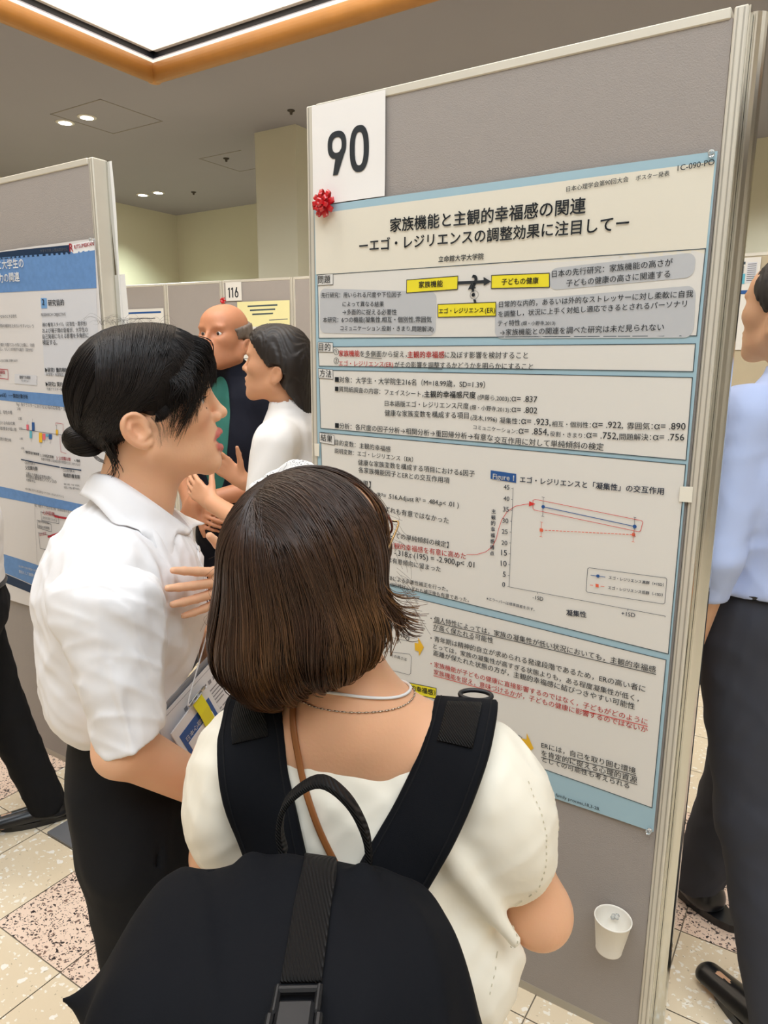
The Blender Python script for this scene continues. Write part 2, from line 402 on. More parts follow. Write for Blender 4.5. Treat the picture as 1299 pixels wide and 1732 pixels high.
# ceiling with the light-well opening; the well corner is at (WX, WY)
WX, WY = -4.05, 2.22
c = MB()
for (x0, x1, y0, y1) in ((-9, WX, -6, 7.2), (WX, 6, WY, 7.2), (4.5, 6, -6, WY), (WX, 4.5, -6, -5.2)):
    c.box(((x0 + x1) / 2, (y0 + y1) / 2, H_CEIL + .06), ((x1 - x0) / 2, (y1 - y0) / 2, .06))
c.box((-.5, -1, 6.0), (6, 6, .05))
structure('ceiling', c, M['ceil'])
wl = MB(); h0, h1 = H_CEIL + .17, 6.0
wl.box((WX - .05, (WY - 5.2) / 2, (h0 + h1) / 2), (.05, (WY + 5.2) / 2 + .1, (h1 - h0) / 2))
wl.box(((WX + 4.5) / 2, WY + .05, (h0 + h1) / 2), ((4.5 - WX) / 2 + .1, .05, (h1 - h0) / 2))
wl.box((4.55, (WY - 5.2) / 2, (h0 + h1) / 2), (.05, (WY + 5.2) / 2 + .1, (h1 - h0) / 2))
wl.box(((WX + 4.5) / 2, -5.25, (h0 + h1) / 2), ((4.5 - WX) / 2 + .1, .05, (h1 - h0) / 2))
structure('wall_well', wl, M['well'])
def lip(name, z0, z1, o0, o1, m):
    b = MB(); zc, hz = (z0 + z1) / 2, (z1 - z0) / 2
    b.box((WX - (o0 + o1) / 2, (WY - 5.2) / 2, zc), ((o1 - o0) / 2, (WY + 5.2) / 2 + o1, hz))
    b.box(((WX + 4.5) / 2, WY + (o0 + o1) / 2, zc), ((4.5 - WX) / 2 + o1, (o1 - o0) / 2, hz))
    structure(name, b, m)
lip('trim_1', H_CEIL + .105, H_CEIL + .17, .03, .10, M['blk'])
lip('trim_2', H_CEIL + .075, H_CEIL + .105, -.015, .10, M['well'])
b = MB()
for (p, q) in (((WX, -5.2), (WX, WY)), ((WX, WY), (4.5, WY))):
    b.tube([(p[0], p[1], H_CEIL + .025), (q[0], q[1], H_CEIL + .025)], .062, 20)
b.lathe((WX, WY, H_CEIL - .037), (0, 0, 1), [(0, .02), (.006, .04), (.03, .06), (.062, .062), (.124, .02)], 20)
structure('trim_3', b, M['wood'], smooth=True)
# walls
b = MB(); b.box((1, 5.95, 2), (9, .06, 2.2)); b.box((-6.6, 5.65, 2), (1.05, .06, 2.2)); structure('wall_back', b, M['wallw'])
b = MB(); b.box((-7.7, 0, 2), (.06, 6, 2.2)); structure('wall_left', b, M['wallw'])
b = MB(); b.box((5.6, 0, 2), (.06, 6.5, 2.2)); structure('wall_right', b, M['wallb'])
b = MB(); b.box((-1, -5.9, 2), (9, .06, 2.2)); structure('wall_front', b, M['wallb'])
b = MB(); b.box((-6.4, 5.57, 2.32), (1.2, .03, .05)); structure('trim_4', b, M['wallw'])
# square column
b = MB(); b.box((-4.07, 3.72, (H_CEIL + FZ) / 2), (.225, .23, (H_CEIL - FZ) / 2)); structure('column', b, M['wallw'])
# ceiling hatch outline
b = MB()
for (x0, x1, y0, y1) in ((-5.35, -4.72, 2.28, 2.29), (-5.35, -4.72, 2.86, 2.87), (-5.35, -5.34, 2.28, 2.87), (-4.73, -4.72, 2.28, 2.87)):
    b.box(((x0 + x1) / 2, (y0 + y1) / 2, H_CEIL - .001), ((x1 - x0) / 2, (y1 - y0) / 2, .001))
for (x0, x1, y0, y1) in ((-5.3, -4.75, 3.8, 3.81), (-5.3, -4.75, 4.35, 4.36), (-5.3, -5.29, 3.8, 4.36)):
    b.box(((x0 + x1) / 2, (y0 + y1) / 2, H_CEIL - .001), ((x1 - x0) / 2, (y1 - y0) / 2, .001))
structure('trim_5', b, mat('hatch_shadow_gap', srgb(132, 124, 115), .9))
# ceiling sprinkler heads / sensors
for i, (x, y) in enumerate(((-3.665, 3.22), (-5.065, 3.93), (-6.4, 4.75))):
    b = MB(); b.lathe((x, y, H_CEIL), (0, 0, -1), [(0, .03), (.006, .028), (.012, .012), (.03, .01), (.032, .0)], 14)
    o = b.build('sprinkler_head', mat('dark_metal', srgb(70, 62, 54), .5, .6), None, True)
    tag(o, ['small dark sprinkler head on the ceiling nearest the square column', 'small dark sprinkler head on the ceiling between column and far downlights',
            'small dark sprinkler head on the ceiling close to the far wall corner'][i], 'sprinkler', 'sprinkler heads on the ceiling')
# downlights
LM = mat('downlight_diffuser', srgb(255, 252, 240), .5, emit=((1.0, .95, .84, 1), 28)); RM = mat('downlight_ring', srgb(206, 200, 190), .4)
for i, (u, v) in enumerate(((110, 207), (147, 198), (238, 330), (265, 326))):
    x, y = ((-5.43, 2.466), (-5.163, 2.479), (-7.02, 4.535), (-6.77, 4.552))[i]
    t = empty('downlight', (x, y, H_CEIL), ['round lit ceiling downlight, left one of the nearer pair', 'round lit ceiling downlight, right one of the nearer pair',
              'round lit ceiling downlight, left one of the pair near the wall corner', 'round lit ceiling downlight, right one of the pair near the wall corner'][i], 'downlight', 'ceiling downlights')
    b = MB(); b.lathe((x, y, H_CEIL + .0), (0, 0, -1), [(0, .075), (.004, .074), (.008, .062), (.008, .05), (.003, .05)], 28); b.build('ring', RM, t, True)
    b = MB(); b.lathe((x, y, H_CEIL - .001), (0, 0, -1), [(0, .052), (.006, .052), (.009, .03)], 28); b.build('lamp', LM, t, True)
    l = bpy.data.lights.new('downlight_beam', 'SPOT'); l.energy = 135; l.spot_size = 2.0; l.spot_blend = .8; l.color = (.87, .94, 1.0) if i < 2 else (.85, .98, .86); l.shadow_soft_size = .06
    lo = bpy.data.objects.new('downlight_beam', l); COL.objects.link(lo); lo.location = (0, 0, -.03); lo.parent = t
for (x, y) in ((-2.2, 4.6), (-.4, 5.0), (.6, 4.7), (2.6, 3.4), (-4.9, 4.9), (-5.9, 1.0), (-6.4, -1.6), (1.3, 3.2)):  # unseen ceiling spots; the second is fill added to brighten the wall at right
    l = bpy.data.lights.new('ceiling_and_fill_lamp', 'SPOT'); l.energy = 135; l.spot_size = 2.2; l.spot_blend = .8; l.color = (.87, .94, 1.0); l.shadow_soft_size = .12
    lo = bpy.data.objects.new('ceiling_and_fill_lamp', l); COL.objects.link(lo); lo.location = (x, y, H_CEIL - .04)
# ================================================================ display panels
PT = 2.149
def panel(x0, x1, y0, label, mats=None, post=False, top=PT, th=.045, tilt=None, wpost=(.028, .023), base=True):
    """free-standing fabric panel with aluminium frame; front face at y0"""
    t = empty('display_panel', ((x0 + x1) / 2, y0 + th / 2, FZ), label, 'display panel', 'grey fabric display panels')
    b = MB(); b.box(((x0 + x1) / 2, y0 + th / 2, (top + FZ) / 2 + .004), ((x1 - x0) / 2 - wpost[0] + .004, th / 2 - .004, (top - FZ) / 2 - .02)); b.build('fabric_face', M['fab'], t)
    for s, (a, c_) in enumerate(((x0, x0 + wpost[0]), (x1 - wpost[1], x1))):
        b = MB(); w_ = c_ - a; xc = (a + c_) / 2
        b.box((xc, y0 + th / 2, (top + FZ) / 2), (w_ / 2, th / 2, (top - FZ) / 2), bev=.0025)
        p = b.build('upright', M['alu'], t)
        g = MB()
        for gx in (-.22, .22): g.box((xc + gx * w_, y0 - .0002, (top + FZ) / 2), (.0012, .0006, (top - FZ) / 2 - .004))
        g.build('groove', M['alud'], p)
    b = MB(); b.box(((x0 + x1) / 2, y0 + th / 2, top - .008), ((x1 - x0) / 2 - wpost[0], th / 2 - .001, .0095), bev=.002); b.build('top_rail', M['alu'], t)
    b = MB(); b.box(((x0 + x1) / 2, y0 + th / 2, FZ + .012), ((x1 - x0) / 2 - wpost[0], th / 2 - .003, .012)); b.build('bottom_rail', M['alud'], t)
    return t
main = panel(-.968, 0, 0, 'grey fabric display panel with the large pale-blue bordered poster and number 90')
b = MB(); b.box((.0012, .024, (PT + FZ) / 2), (.0012, .017, (PT - FZ) / 2)); b.build('side_plate', M['chr'], main)
b = MB(); b.box((.001, .05, (PT + FZ) / 2), (.004, .0048, (PT - FZ) / 2)); b.tube([(.0, .082, FZ + .002), (.0, .082, PT + .008)], .024, 20); b.build('connector_post', M['chr'], main, False)
leftp = panel(-2.763, -1.795, 0, 'grey fabric display panel carrying the blue banded poster behind the white shirts', th=.05)
b = MB(); b.box((-1.7925, .054, (PT + FZ) / 2), (.004, .008, (PT - FZ) / 2)); b.build('connector_post', M['chr'], leftp)
b = MB(); b.box((-1.83, -.125, FZ + .005), (.07, .175, .005), bev=.003); b.build('foot_plate', M['steel'], leftp)
TXT=[('家族機能と主観的幸福感の関連',-0.7199,1.8389,-0.2609,1.8353,'k',1),('ーエゴ・レジリエンスの調整効果に注目してー',-0.8063,1.8008,-0.1743,1.7962,'k',1),('日本心理学会第90回大会',-0.3022,1.8792,-0.1809,1.8839,'k',0),('ポスター発表',-0.1673,1.8836,-0.1067,1.8858,'k',0),('1C-090-PO',-0.093,1.8911,-0.0306,1.8942,'k',0),('立命館大学大学院',-0.5912,1.7642,-0.48,1.763,'k',1),('問題',-0.9333,1.7354,-0.8944,1.735,'k',0),('目的',-0.9341,1.5708,-0.8964,1.5698,'k',0),('方法',-0.9331,1.5056,-0.8942,1.503,'k',0),('結果',-0.9327,1.3404,-0.8942,1.337,'k',0),('先行研究：用いられる尺度や下位因子',-0.924,1.7008,-0.6875,1.6922,'k',0),('によって異なる結果',-0.8564,1.677,-0.7357,1.6725,'k',0),('→多面的に捉える必要性',-0.8566,1.6574,-0.6999,1.6525,'k',0),('本研究：6つの機能(凝集性,相互・個別性,雰囲気',-0.9191,1.6402,-0.6058,1.6332,'k',0),('コミュニケーション,役割・きまり,問題解決)',-0.864,1.6194,-0.6009,1.6127,'k',0),('家族機能',-0.6409,1.7106,-0.5787,1.7107,'k',1),('子どもの健康',-0.4361,1.7076,-0.3525,1.706,'k',1),('エゴ・レジリエンス',-0.5876,1.6522,-0.4761,1.651,'k',1),('(ER)',-0.473,1.6495,-0.4486,1.6494,'k',0),('?',-0.5074,1.6813,-0.4926,1.6814,'k',0),('日本の先行研究：家族機能の高さが',-0.3235,1.7166,-0.0879,1.7251,'k',0),('子どもの健康の高さに関連する',-0.2923,1.6971,-0.0906,1.7044,'k',0),('日常的な内的，あるいは外的なストレッサーに対し柔軟に自我',-0.4401,1.6606,-0.0464,1.6664,'k',0),('を調整し，状況に上手く対処し適応できるとされるパーソナリ',-0.4408,1.6405,-0.0561,1.6487,'k',0),('ティ特性',-0.4415,1.6216,-0.3897,1.6218,'k',0),('(畑・小野寺,2013)',-0.3868,1.6218,-0.3118,1.6208,'k',0),('→家族機能との関連を調べた研究は未だ見られない',-0.4353,1.6011,-0.0941,1.606,'k',0),('①',-0.8855,1.5596,-0.8695,1.5596,'k',0),('家族機能',-0.8695,1.5564,-0.8052,1.5565,'r',1),('を多側面から捉え，',-0.8042,1.5557,-0.6711,1.5543,'k',0),('主観的幸福感',-0.6693,1.5536,-0.5711,1.5531,'r',1),('に及ぼす影響を検討すること',-0.5702,1.5531,-0.3689,1.5521,'k',0),('②',-0.8857,1.5374,-0.8697,1.5375,'k',0),('エゴ・レジリエンス(ER)',-0.8698,1.5327,-0.7083,1.531,'r',0),('がその影響を調整するかどうかを明らかにすること',-0.7047,1.531,-0.3561,1.5286,'k',0),('■対象：大学生・大学院生216名（M=18.99歳，SD=1.39）',-0.8827,1.4918,-0.4674,1.4869,'k',0),('■質問紙調査の内容：フェイスシート，',-0.8829,1.4692,-0.6246,1.4625,'k',0),('主観的幸福感尺度',-0.6229,1.4622,-0.4891,1.4635,'k',1),('(伊藤ら,2003)：',-0.4848,1.4613,-0.4043,1.459,'k',0),('α= .837',-0.4028,1.459,-0.3438,1.4583,'k',0),('日本語版エゴ・レジリエンス尺度',-0.7319,1.4374,-0.5062,1.4391,'k',0),('(畑・小野寺,2013)：',-0.5032,1.4383,-0.4033,1.4352,'k',0),('α= .802',-0.4018,1.4353,-0.3426,1.4343,'k',0),('健康な家族変数を構成する項目',-0.7322,1.4136,-0.5055,1.4169,'k',0),('(茂木,1996)',-0.5008,1.4144,-0.4359,1.4125,'k',0),('凝集性：',-0.4296,1.4107,-0.3811,1.4103,'k',0),('α= .923,',-0.3781,1.4104,-0.3111,1.4097,'k',0),('相互・個別性：',-0.3082,1.4092,-0.2242,1.4109,'k',0),('α= .922,',-0.2208,1.4105,-0.1576,1.4126,'k',0),('雰囲気：',-0.1499,1.4123,-0.0996,1.4144,'k',0),('α= .890',-0.0965,1.414,-0.0381,1.4165,'k',0),('コミュニケーション：',-0.4936,1.3936,-0.3861,1.3889,'k',0),('α= .854,',-0.3831,1.3884,-0.3142,1.3889,'k',0),('役割・きまり：',-0.3113,1.3884,-0.2348,1.3883,'k',0),('α= .752,',-0.2321,1.3884,-0.1661,1.3892,'k',0),('問題解決：',-0.1636,1.3894,-0.1009,1.3926,'k',0),('α= .756',-0.0972,1.3922,-0.0386,1.3953,'k',0),('■分析：各尺度の因子分析→相関分析→重回帰分析→有意な',-0.8839,1.3754,-0.4438,1.3692,'k',0),('交互作用に対して単純傾斜の検定',-0.4402,1.3656,-0.1945,1.3655,'k',0),('目的変数：主観的幸福感',-0.8854,1.3319,-0.7152,1.3251,'k',0),('説明変数：エゴ・レジリエンス（ER）',-0.8867,1.3103,-0.651,1.305,'k',0),('健康な家族変数を構成する項目における6因子',-0.8122,1.2854,-0.486,1.2837,'k',0),('各家族機能因子とERとの交互作用項',-0.8113,1.2659,-0.5507,1.2618,'k',0),('【単純傾斜の結果】',-0.9171,1.2372,-0.7741,1.229,'k',0),('相関が有意であった',-0.9262,1.2148,-0.7612,1.2063,'k',0),('(R²= .516,Adjust R² = .484,p< .01 )',-0.7564,1.2071,-0.5244,1.206,'k',0),('主効果はいずれも有意ではなかった',-0.8152,1.1752,-0.55,1.1642,'k',0),('【凝集性についての単純傾斜の検定】',-0.8036,1.1107,-0.5484,1.1047,'k',0),('ERの高い群は主観的幸福感を有意に高めた',-0.8205,1.0788,-0.5011,1.0836,'r',0),('(b = -.318,t (195) = -2.900,p< .01',-0.7396,1.062,-0.4782,1.065,'k',0),('低い群は有意傾向に留まった',-0.7697,1.0418,-0.5678,1.041,'k',0),('※ホルム法による多重性補正を行った。',-0.7646,0.9955,-0.5469,0.9946,'k',0),('相互・個別性は,いずれも補正後も有意であった。',-0.7497,0.9782,-0.4892,0.9784,'k',0),('エゴ・レジリエンスと「凝集性」の交互作用',-0.3751,1.2812,-0.0676,1.2856,'n',1),('Figure 1',-0.4406,1.2823,-0.3891,1.2823,'w',1),('45',-0.413,1.2612,-0.3989,1.2614,'n',0),('40',-0.4119,1.235,-0.3978,1.2353,'n',0),('35',-0.4121,1.2097,-0.3979,1.2101,'n',0),('30',-0.4123,1.183,-0.398,1.1835,'n',0),('25',-0.4125,1.1574,-0.3982,1.158,'n',0),('20',-0.412,1.131,-0.3977,1.1318,'n',0),('15',-0.4116,1.1058,-0.3972,1.1067,'n',0),('10',-0.4112,1.0804,-0.3968,1.0815,'n',0),('5',-0.4055,1.0557,-0.3983,1.0557,'n',0),('0',-0.4058,1.0319,-0.3986,1.0319,'n',0),('主',-0.44,1.2026,-0.4295,1.2033,'n',1),('観',-0.44,1.1885,-0.4295,1.1892,'n',1),('的',-0.44,1.1743,-0.4294,1.175,'n',1),('幸',-0.44,1.1601,-0.4294,1.1609,'n',1),('福',-0.4399,1.1458,-0.4293,1.1466,'n',1),('感',-0.4399,1.1315,-0.4293,1.1323,'n',1),('得',-0.4399,1.1171,-0.4292,1.118,'n',1),('点',-0.4398,1.1026,-0.4292,1.1036,'n',1),('※エラーバーは標準誤差を示す。',-0.444,0.993,-0.3241,0.9883,'n',0),('-1SD',-0.3305,1.0157,-0.3054,1.0154,'n',0),('+1SD',-0.1315,1.017,-0.103,1.0181,'n',0),('凝集性',-0.2502,0.9931,-0.2053,0.9972,'n',1),('エゴ・レジリエンス高群（+1SD）',-0.1637,1.0928,-0.0519,1.0961,'n',1),('エゴ・レジリエンス低群（-1SD）',-0.1632,1.0704,-0.0522,1.0744,'n',1),('・個人特性によっては，家族の凝集性が低い状況においても，主観的幸福感',-0.5931,0.9098,-0.0524,0.9054,'k',0),('が高く保たれる可能性',-0.5846,0.8896,-0.4224,0.8877,'k',0),('・青年期は精神的自立が求められる発達段階であるため，ERの高い者に',-0.592,0.8576,-0.0699,0.8568,'k',0),('とっては，家族の凝集性が高すぎる状態よりも，ある程度凝集性が低く，',-0.5834,0.8384,-0.0816,0.8313,'k',0),('距離が保たれた状態の方が，主観的幸福感に結びつきやすい可能性',-0.583,0.8196,-0.0883,0.811,'k',0),('・家族機能が子どもの健康に直接影響するのではなく，子どもがどのように',-0.5905,0.7894,-0.0596,0.7833,'r',0),('家族機能を捉え，意味づけるかが，子どもの健康に影響するのではないか',-0.5806,0.7692,-0.0582,0.7647,'r',0),('子どもの健康（主観的幸福感）',-0.7988,0.6988,-0.5749,0.7119,'k',1),('自己や適応力は変化する',-0.6734,0.669,-0.5613,0.6733,'r',0),('と考えに',-0.7024,0.8644,-0.6548,0.865,'k',0),('(1979)',-0.6922,0.8455,-0.6546,0.8466,'k',0),('その高さは',-0.7084,0.7864,-0.6603,0.7857,'k',0),('ERには，自己を取り囲む環境',-0.2908,0.6561,-0.075,0.6612,'k',0),('を肯定的に捉える心理的資源',-0.2897,0.636,-0.0706,0.6403,'k',0),('としての可能性も考えられる',-0.2862,0.6212,-0.0861,0.6209,'k',0),('family process,18,3-28.',-0.2497,0.5425,-0.1457,0.5429,'k',0)]
BOX=[((-0.9357,1.7557),(-0.0326,1.7518),(-0.0339,1.5954),(-0.9346,1.6022)),((-0.9369,1.5801),(-0.0347,1.5807),(-0.0343,1.5288),(-0.9348,1.5325)),((-0.935,1.522),(-0.0344,1.5176),(-0.0322,1.3582),(-0.9327,1.3726)),((-0.9329,1.3618),(-0.032,1.3494),(-0.0314,0.9526),(-0.9247,0.9928)),((-0.925,0.9709),(-0.0344,0.9387),(-0.0352,0.5926),(-0.9196,0.6278))]
QUAD=[('g',2,(-0.9285,1.7235),(-0.5948,1.7003),(-0.5958,1.6036),(-0.9303,1.6148)),('g',2,(-0.3294,1.7348),(-0.0483,1.7468),(-0.0481,1.7021),(-0.328,1.6913)),('g',2,(-0.4496,1.673),(-0.0427,1.6875),(-0.0398,1.592),(-0.448,1.5952)),('y',3,(-0.6736,1.7302),(-0.5415,1.7318),(-0.5418,1.7036),(-0.6737,1.7014)),('y',3,(-0.4601,1.7287),(-0.33,1.7258),(-0.3285,1.6978),(-0.4598,1.7015)),('y',3,(-0.5906,1.6727),(-0.4481,1.6723),(-0.4469,1.6433),(-0.5899,1.6445)),('y',3,(-0.8132,0.7157),(-0.5728,0.7329),(-0.5734,0.7038),(-0.8133,0.6874)),('b',3,(-0.4466,1.3026),(-0.3848,1.2995),(-0.3839,1.2792),(-0.4465,1.283)),('l',3,(-0.936,1.7563),(-0.8862,1.7565),(-0.8865,1.7308),(-0.9354,1.7317)),('l',3,(-0.9368,1.5923),(-0.8881,1.5903),(-0.8884,1.5667),(-0.9362,1.5684)),('l',3,(-0.9369,1.5258),(-0.8899,1.5238),(-0.8892,1.4998),(-0.9363,1.5023)),('l',3,(-0.9366,1.3612),(-0.8878,1.3565),(-0.887,1.3317),(-0.936,1.3352)),('o',4,(-0.323,1.1828),(-0.3156,1.1826),(-0.3152,1.1754),(-0.3226,1.1756)),('o',4,(-0.1232,1.1994),(-0.1168,1.1991),(-0.1163,1.1924),(-0.1227,1.1927)),('o',4,(-0.1909,1.0774),(-0.1841,1.0774),(-0.1836,1.0703),(-0.1904,1.0703))]
LINE=[('n',0.0009,[(-0.3903,1.2677),(-0.3888,1.0349),(-0.0437,1.0336),(-0.044,1.0313)]),('n',0.0009,[(-0.394,1.2655),(-0.3902,1.2653)]),('n',0.0009,[(-0.3939,1.2406),(-0.39,1.2404)]),('n',0.0009,[(-0.3937,1.2155),(-0.3899,1.2154)]),('n',0.0009,[(-0.3936,1.1903),(-0.3898,1.1902)]),('n',0.0009,[(-0.3935,1.1649),(-0.3896,1.1648)]),('n',0.0009,[(-0.3933,1.1394),(-0.3895,1.1393)]),('n',0.0009,[(-0.3932,1.1136),(-0.3893,1.1136)]),('n',0.0009,[(-0.3931,1.0878),(-0.3892,1.0878)]),('n',0.0009,[(-0.3929,1.0617),(-0.389,1.0617)]),('n',0.0009,[(-0.3928,1.0355),(-0.3889,1.0356)]),('n',0.0009,[(-0.3189,1.0348),(-0.3194,1.031)]),('n',0.0009,[(-0.119,1.0344),(-0.1193,1.0308)]),('b',0.0016,[(-0.3183,1.2321),(-0.119,1.2135)]),('o',0.0014,[(-0.3191,1.1791),(-0.3141,1.1795)]),('o',0.0014,[(-0.3106,1.1798),(-0.3056,1.1802)]),('o',0.0014,[(-0.3021,1.1805),(-0.2972,1.181)]),('o',0.0014,[(-0.2937,1.1812),(-0.2888,1.1817)]),('o',0.0014,[(-0.2853,1.182),(-0.2804,1.1824)]),('o',0.0014,[(-0.2769,1.1827),(-0.2721,1.1831)]),('o',0.0014,[(-0.2686,1.1834),(-0.2639,1.1838)]),('o',0.0014,[(-0.2604,1.1841),(-0.2556,1.1845)]),('o',0.0014,[(-0.2522,1.1847),(-0.2475,1.1851)]),('o',0.0014,[(-0.2441,1.1854),(-0.2394,1.1858)]),('o',0.0014,[(-0.236,1.1861),(-0.2313,1.1865)]),('o',0.0014,[(-0.2279,1.1868),(-0.2233,1.1872)]),('o',0.0014,[(-0.2199,1.1875),(-0.2153,1.1879)]),('o',0.0014,[(-0.2119,1.1881),(-0.2073,1.1885)]),('o',0.0014,[(-0.204,1.1888),(-0.1994,1.1892)]),('o',0.0014,[(-0.1961,1.1895),(-0.1916,1.1898)]),('o',0.0014,[(-0.1883,1.1901),(-0.1838,1.1905)]),('o',0.0014,[(-0.1805,1.1908),(-0.176,1.1912)]),('o',0.0014,[(-0.1728,1.1914),(-0.1683,1.1918)]),('o',0.0014,[(-0.1651,1.1921),(-0.1606,1.1925)]),('o',0.0014,[(-0.1574,1.1927),(-0.153,1.1931)]),('o',0.0014,[(-0.1498,1.1934),(-0.1454,1.1937)]),('o',0.0014,[(-0.1422,1.194),(-0.1379,1.1944)]),('o',0.0014,[(-0.1347,1.1946),(-0.1304,1.195)]),('o',0.0014,[(-0.1272,1.1953),(-0.1229,1.1956)]),('n',0.0008,[(-0.3188,1.2535),(-0.3177,1.2106)]),('n',0.0008,[(-0.3219,1.2537),(-0.3158,1.2532)]),('n',0.0008,[(-0.3208,1.2108),(-0.3147,1.2104)]),('n',0.0008,[(-0.1204,1.2323),(-0.1185,1.1933)]),('n',0.0008,[(-0.1231,1.2326),(-0.1177,1.2321)]),('n',0.0008,[(-0.1212,1.1935),(-0.1158,1.1931)]),('o',0.0008,[(-0.3194,1.1972),(-0.3189,1.164)]),('o',0.0008,[(-0.3225,1.1974),(-0.3164,1.197)]),('o',0.0008,[(-0.322,1.1642),(-0.3158,1.1638)]),('o',0.0008,[(-0.1204,1.2043),(-0.1197,1.1806)]),('o',0.0008,[(-0.1231,1.2045),(-0.1177,1.2041)]),('o',0.0008,[(-0.1224,1.1808),(-0.117,1.1805)]),('r',0.0011,[(-0.3422,1.2438),(-0.3374,1.2467),(-0.1063,1.2274),(-0.1034,1.2244),(-0.1067,1.2061),(-0.1097,1.2035),(-0.338,1.2226),(-0.3413,1.2259),(-0.3422,1.2438)]),('r',0.0012,[(-0.5,1.0955),(-0.4739,1.0995),(-0.4505,1.1095),(-0.4343,1.1246),(-0.4258,1.1448),(-0.4209,1.1688),(-0.4146,1.1902),(-0.4019,1.2115),(-0.3833,1.2259),(-0.3615,1.2326),(-0.3479,1.2353)]),('n',0.0009,[(-0.2069,1.1104),(-0.0493,1.1147),(-0.047,1.1117),(-0.047,1.0617),(-0.0499,1.0588),(-0.2067,1.0553),(-0.2104,1.0583),(-0.2101,1.1075),(-0.2069,1.1104)]),('b',0.0014,[(-0.2024,1.0945),(-0.1717,1.0956)]),('o',0.0012,[(-0.2021,1.0724),(-0.1963,1.0728)]),('o',0.0012,[(-0.1793,1.0741),(-0.1719,1.0742)]),('k',0.0012,[(-0.7907,1.5543),(-0.7416,1.5515)]),('k',0.0012,[(-0.6126,1.5283),(-0.5761,1.528)]),('k',0.0016,[(-0.585,0.908),(-0.0521,0.9025)]),('k',0.0016,[(-0.5845,0.8867),(-0.4741,0.8873)]),('r',0.0016,[(-0.5805,0.7656),(-0.3578,0.7651)]),('r',0.0016,[(-0.202,0.7777),(-0.0594,0.7803)]),('k',0.0016,[(-0.2247,0.6515),(-0.0748,0.6581)]),('k',0.0016,[(-0.2895,0.6315),(-0.0704,0.6372)]),('k',0.0008,[(-0.4898,1.6894),(-0.4912,1.6854),(-0.495,1.6822),(-0.5003,1.6803),(-0.5066,1.6826),(-0.5099,1.6875),(-0.5093,1.6936),(-0.5056,1.6982),(-0.5002,1.6993),(-0.4939,1.697),(-0.4907,1.6935),(-0.4898,1.6894)]),('n',0.0012,[(-0.6735,0.6814),(-0.4978,0.6848),(-0.4217,0.7546),(-0.4011,0.6737)]),('n',0.0012,[(-0.4111,0.6632),(-0.3479,0.6708),(-0.3399,0.6675),(-0.3382,0.6537)]),('n',0.001,[(-0.7294,0.8708),(-0.6551,0.8852),(-0.6499,0.8786),(-0.6533,0.8481),(-0.6591,0.8414),(-0.7292,0.8404)]),('n',0.001,[(-0.7289,0.7976),(-0.652,0.807),(-0.6467,0.801),(-0.648,0.7547),(-0.6531,0.7497),(-0.7286,0.7481)])]
DOT=[('b',0.0065,(-0.3177,1.2322)),('b',0.0065,(-0.119,1.2135)),('b',0.006,(-0.187,1.0953))]
POLY=[('r',[(-0.3507,1.241),(-0.3363,1.2366),(-0.3507,1.229)]),('k',[(-0.5409,1.7203),(-0.4756,1.7196),(-0.4754,1.7129),(-0.5407,1.7135)]),('k',[(-0.4789,1.7264),(-0.4604,1.7161),(-0.4775,1.7077)]),('k',[(-0.5085,1.7146),(-0.4957,1.7038),(-0.5159,1.7014)]),('k',[(-0.5074,1.7051),(-0.502,1.7055),(-0.5001,1.6966),(-0.5055,1.6962)]),('k',[(-0.5019,1.6797),(-0.4964,1.6802),(-0.4938,1.6726),(-0.5,1.6722)]),('a',[(-0.6376,0.8415),(-0.6254,0.8418),(-0.625,0.8205),(-0.636,0.8215)]),('a',[(-0.6276,0.8579),(-0.6105,0.8357),(-0.6241,0.8087)]),('a',[(-0.3487,0.6648),(-0.3266,0.6659),(-0.3253,0.6394),(-0.3463,0.6385)]),('a',[(-0.328,0.6826),(-0.3093,0.6485),(-0.3275,0.6283)])]
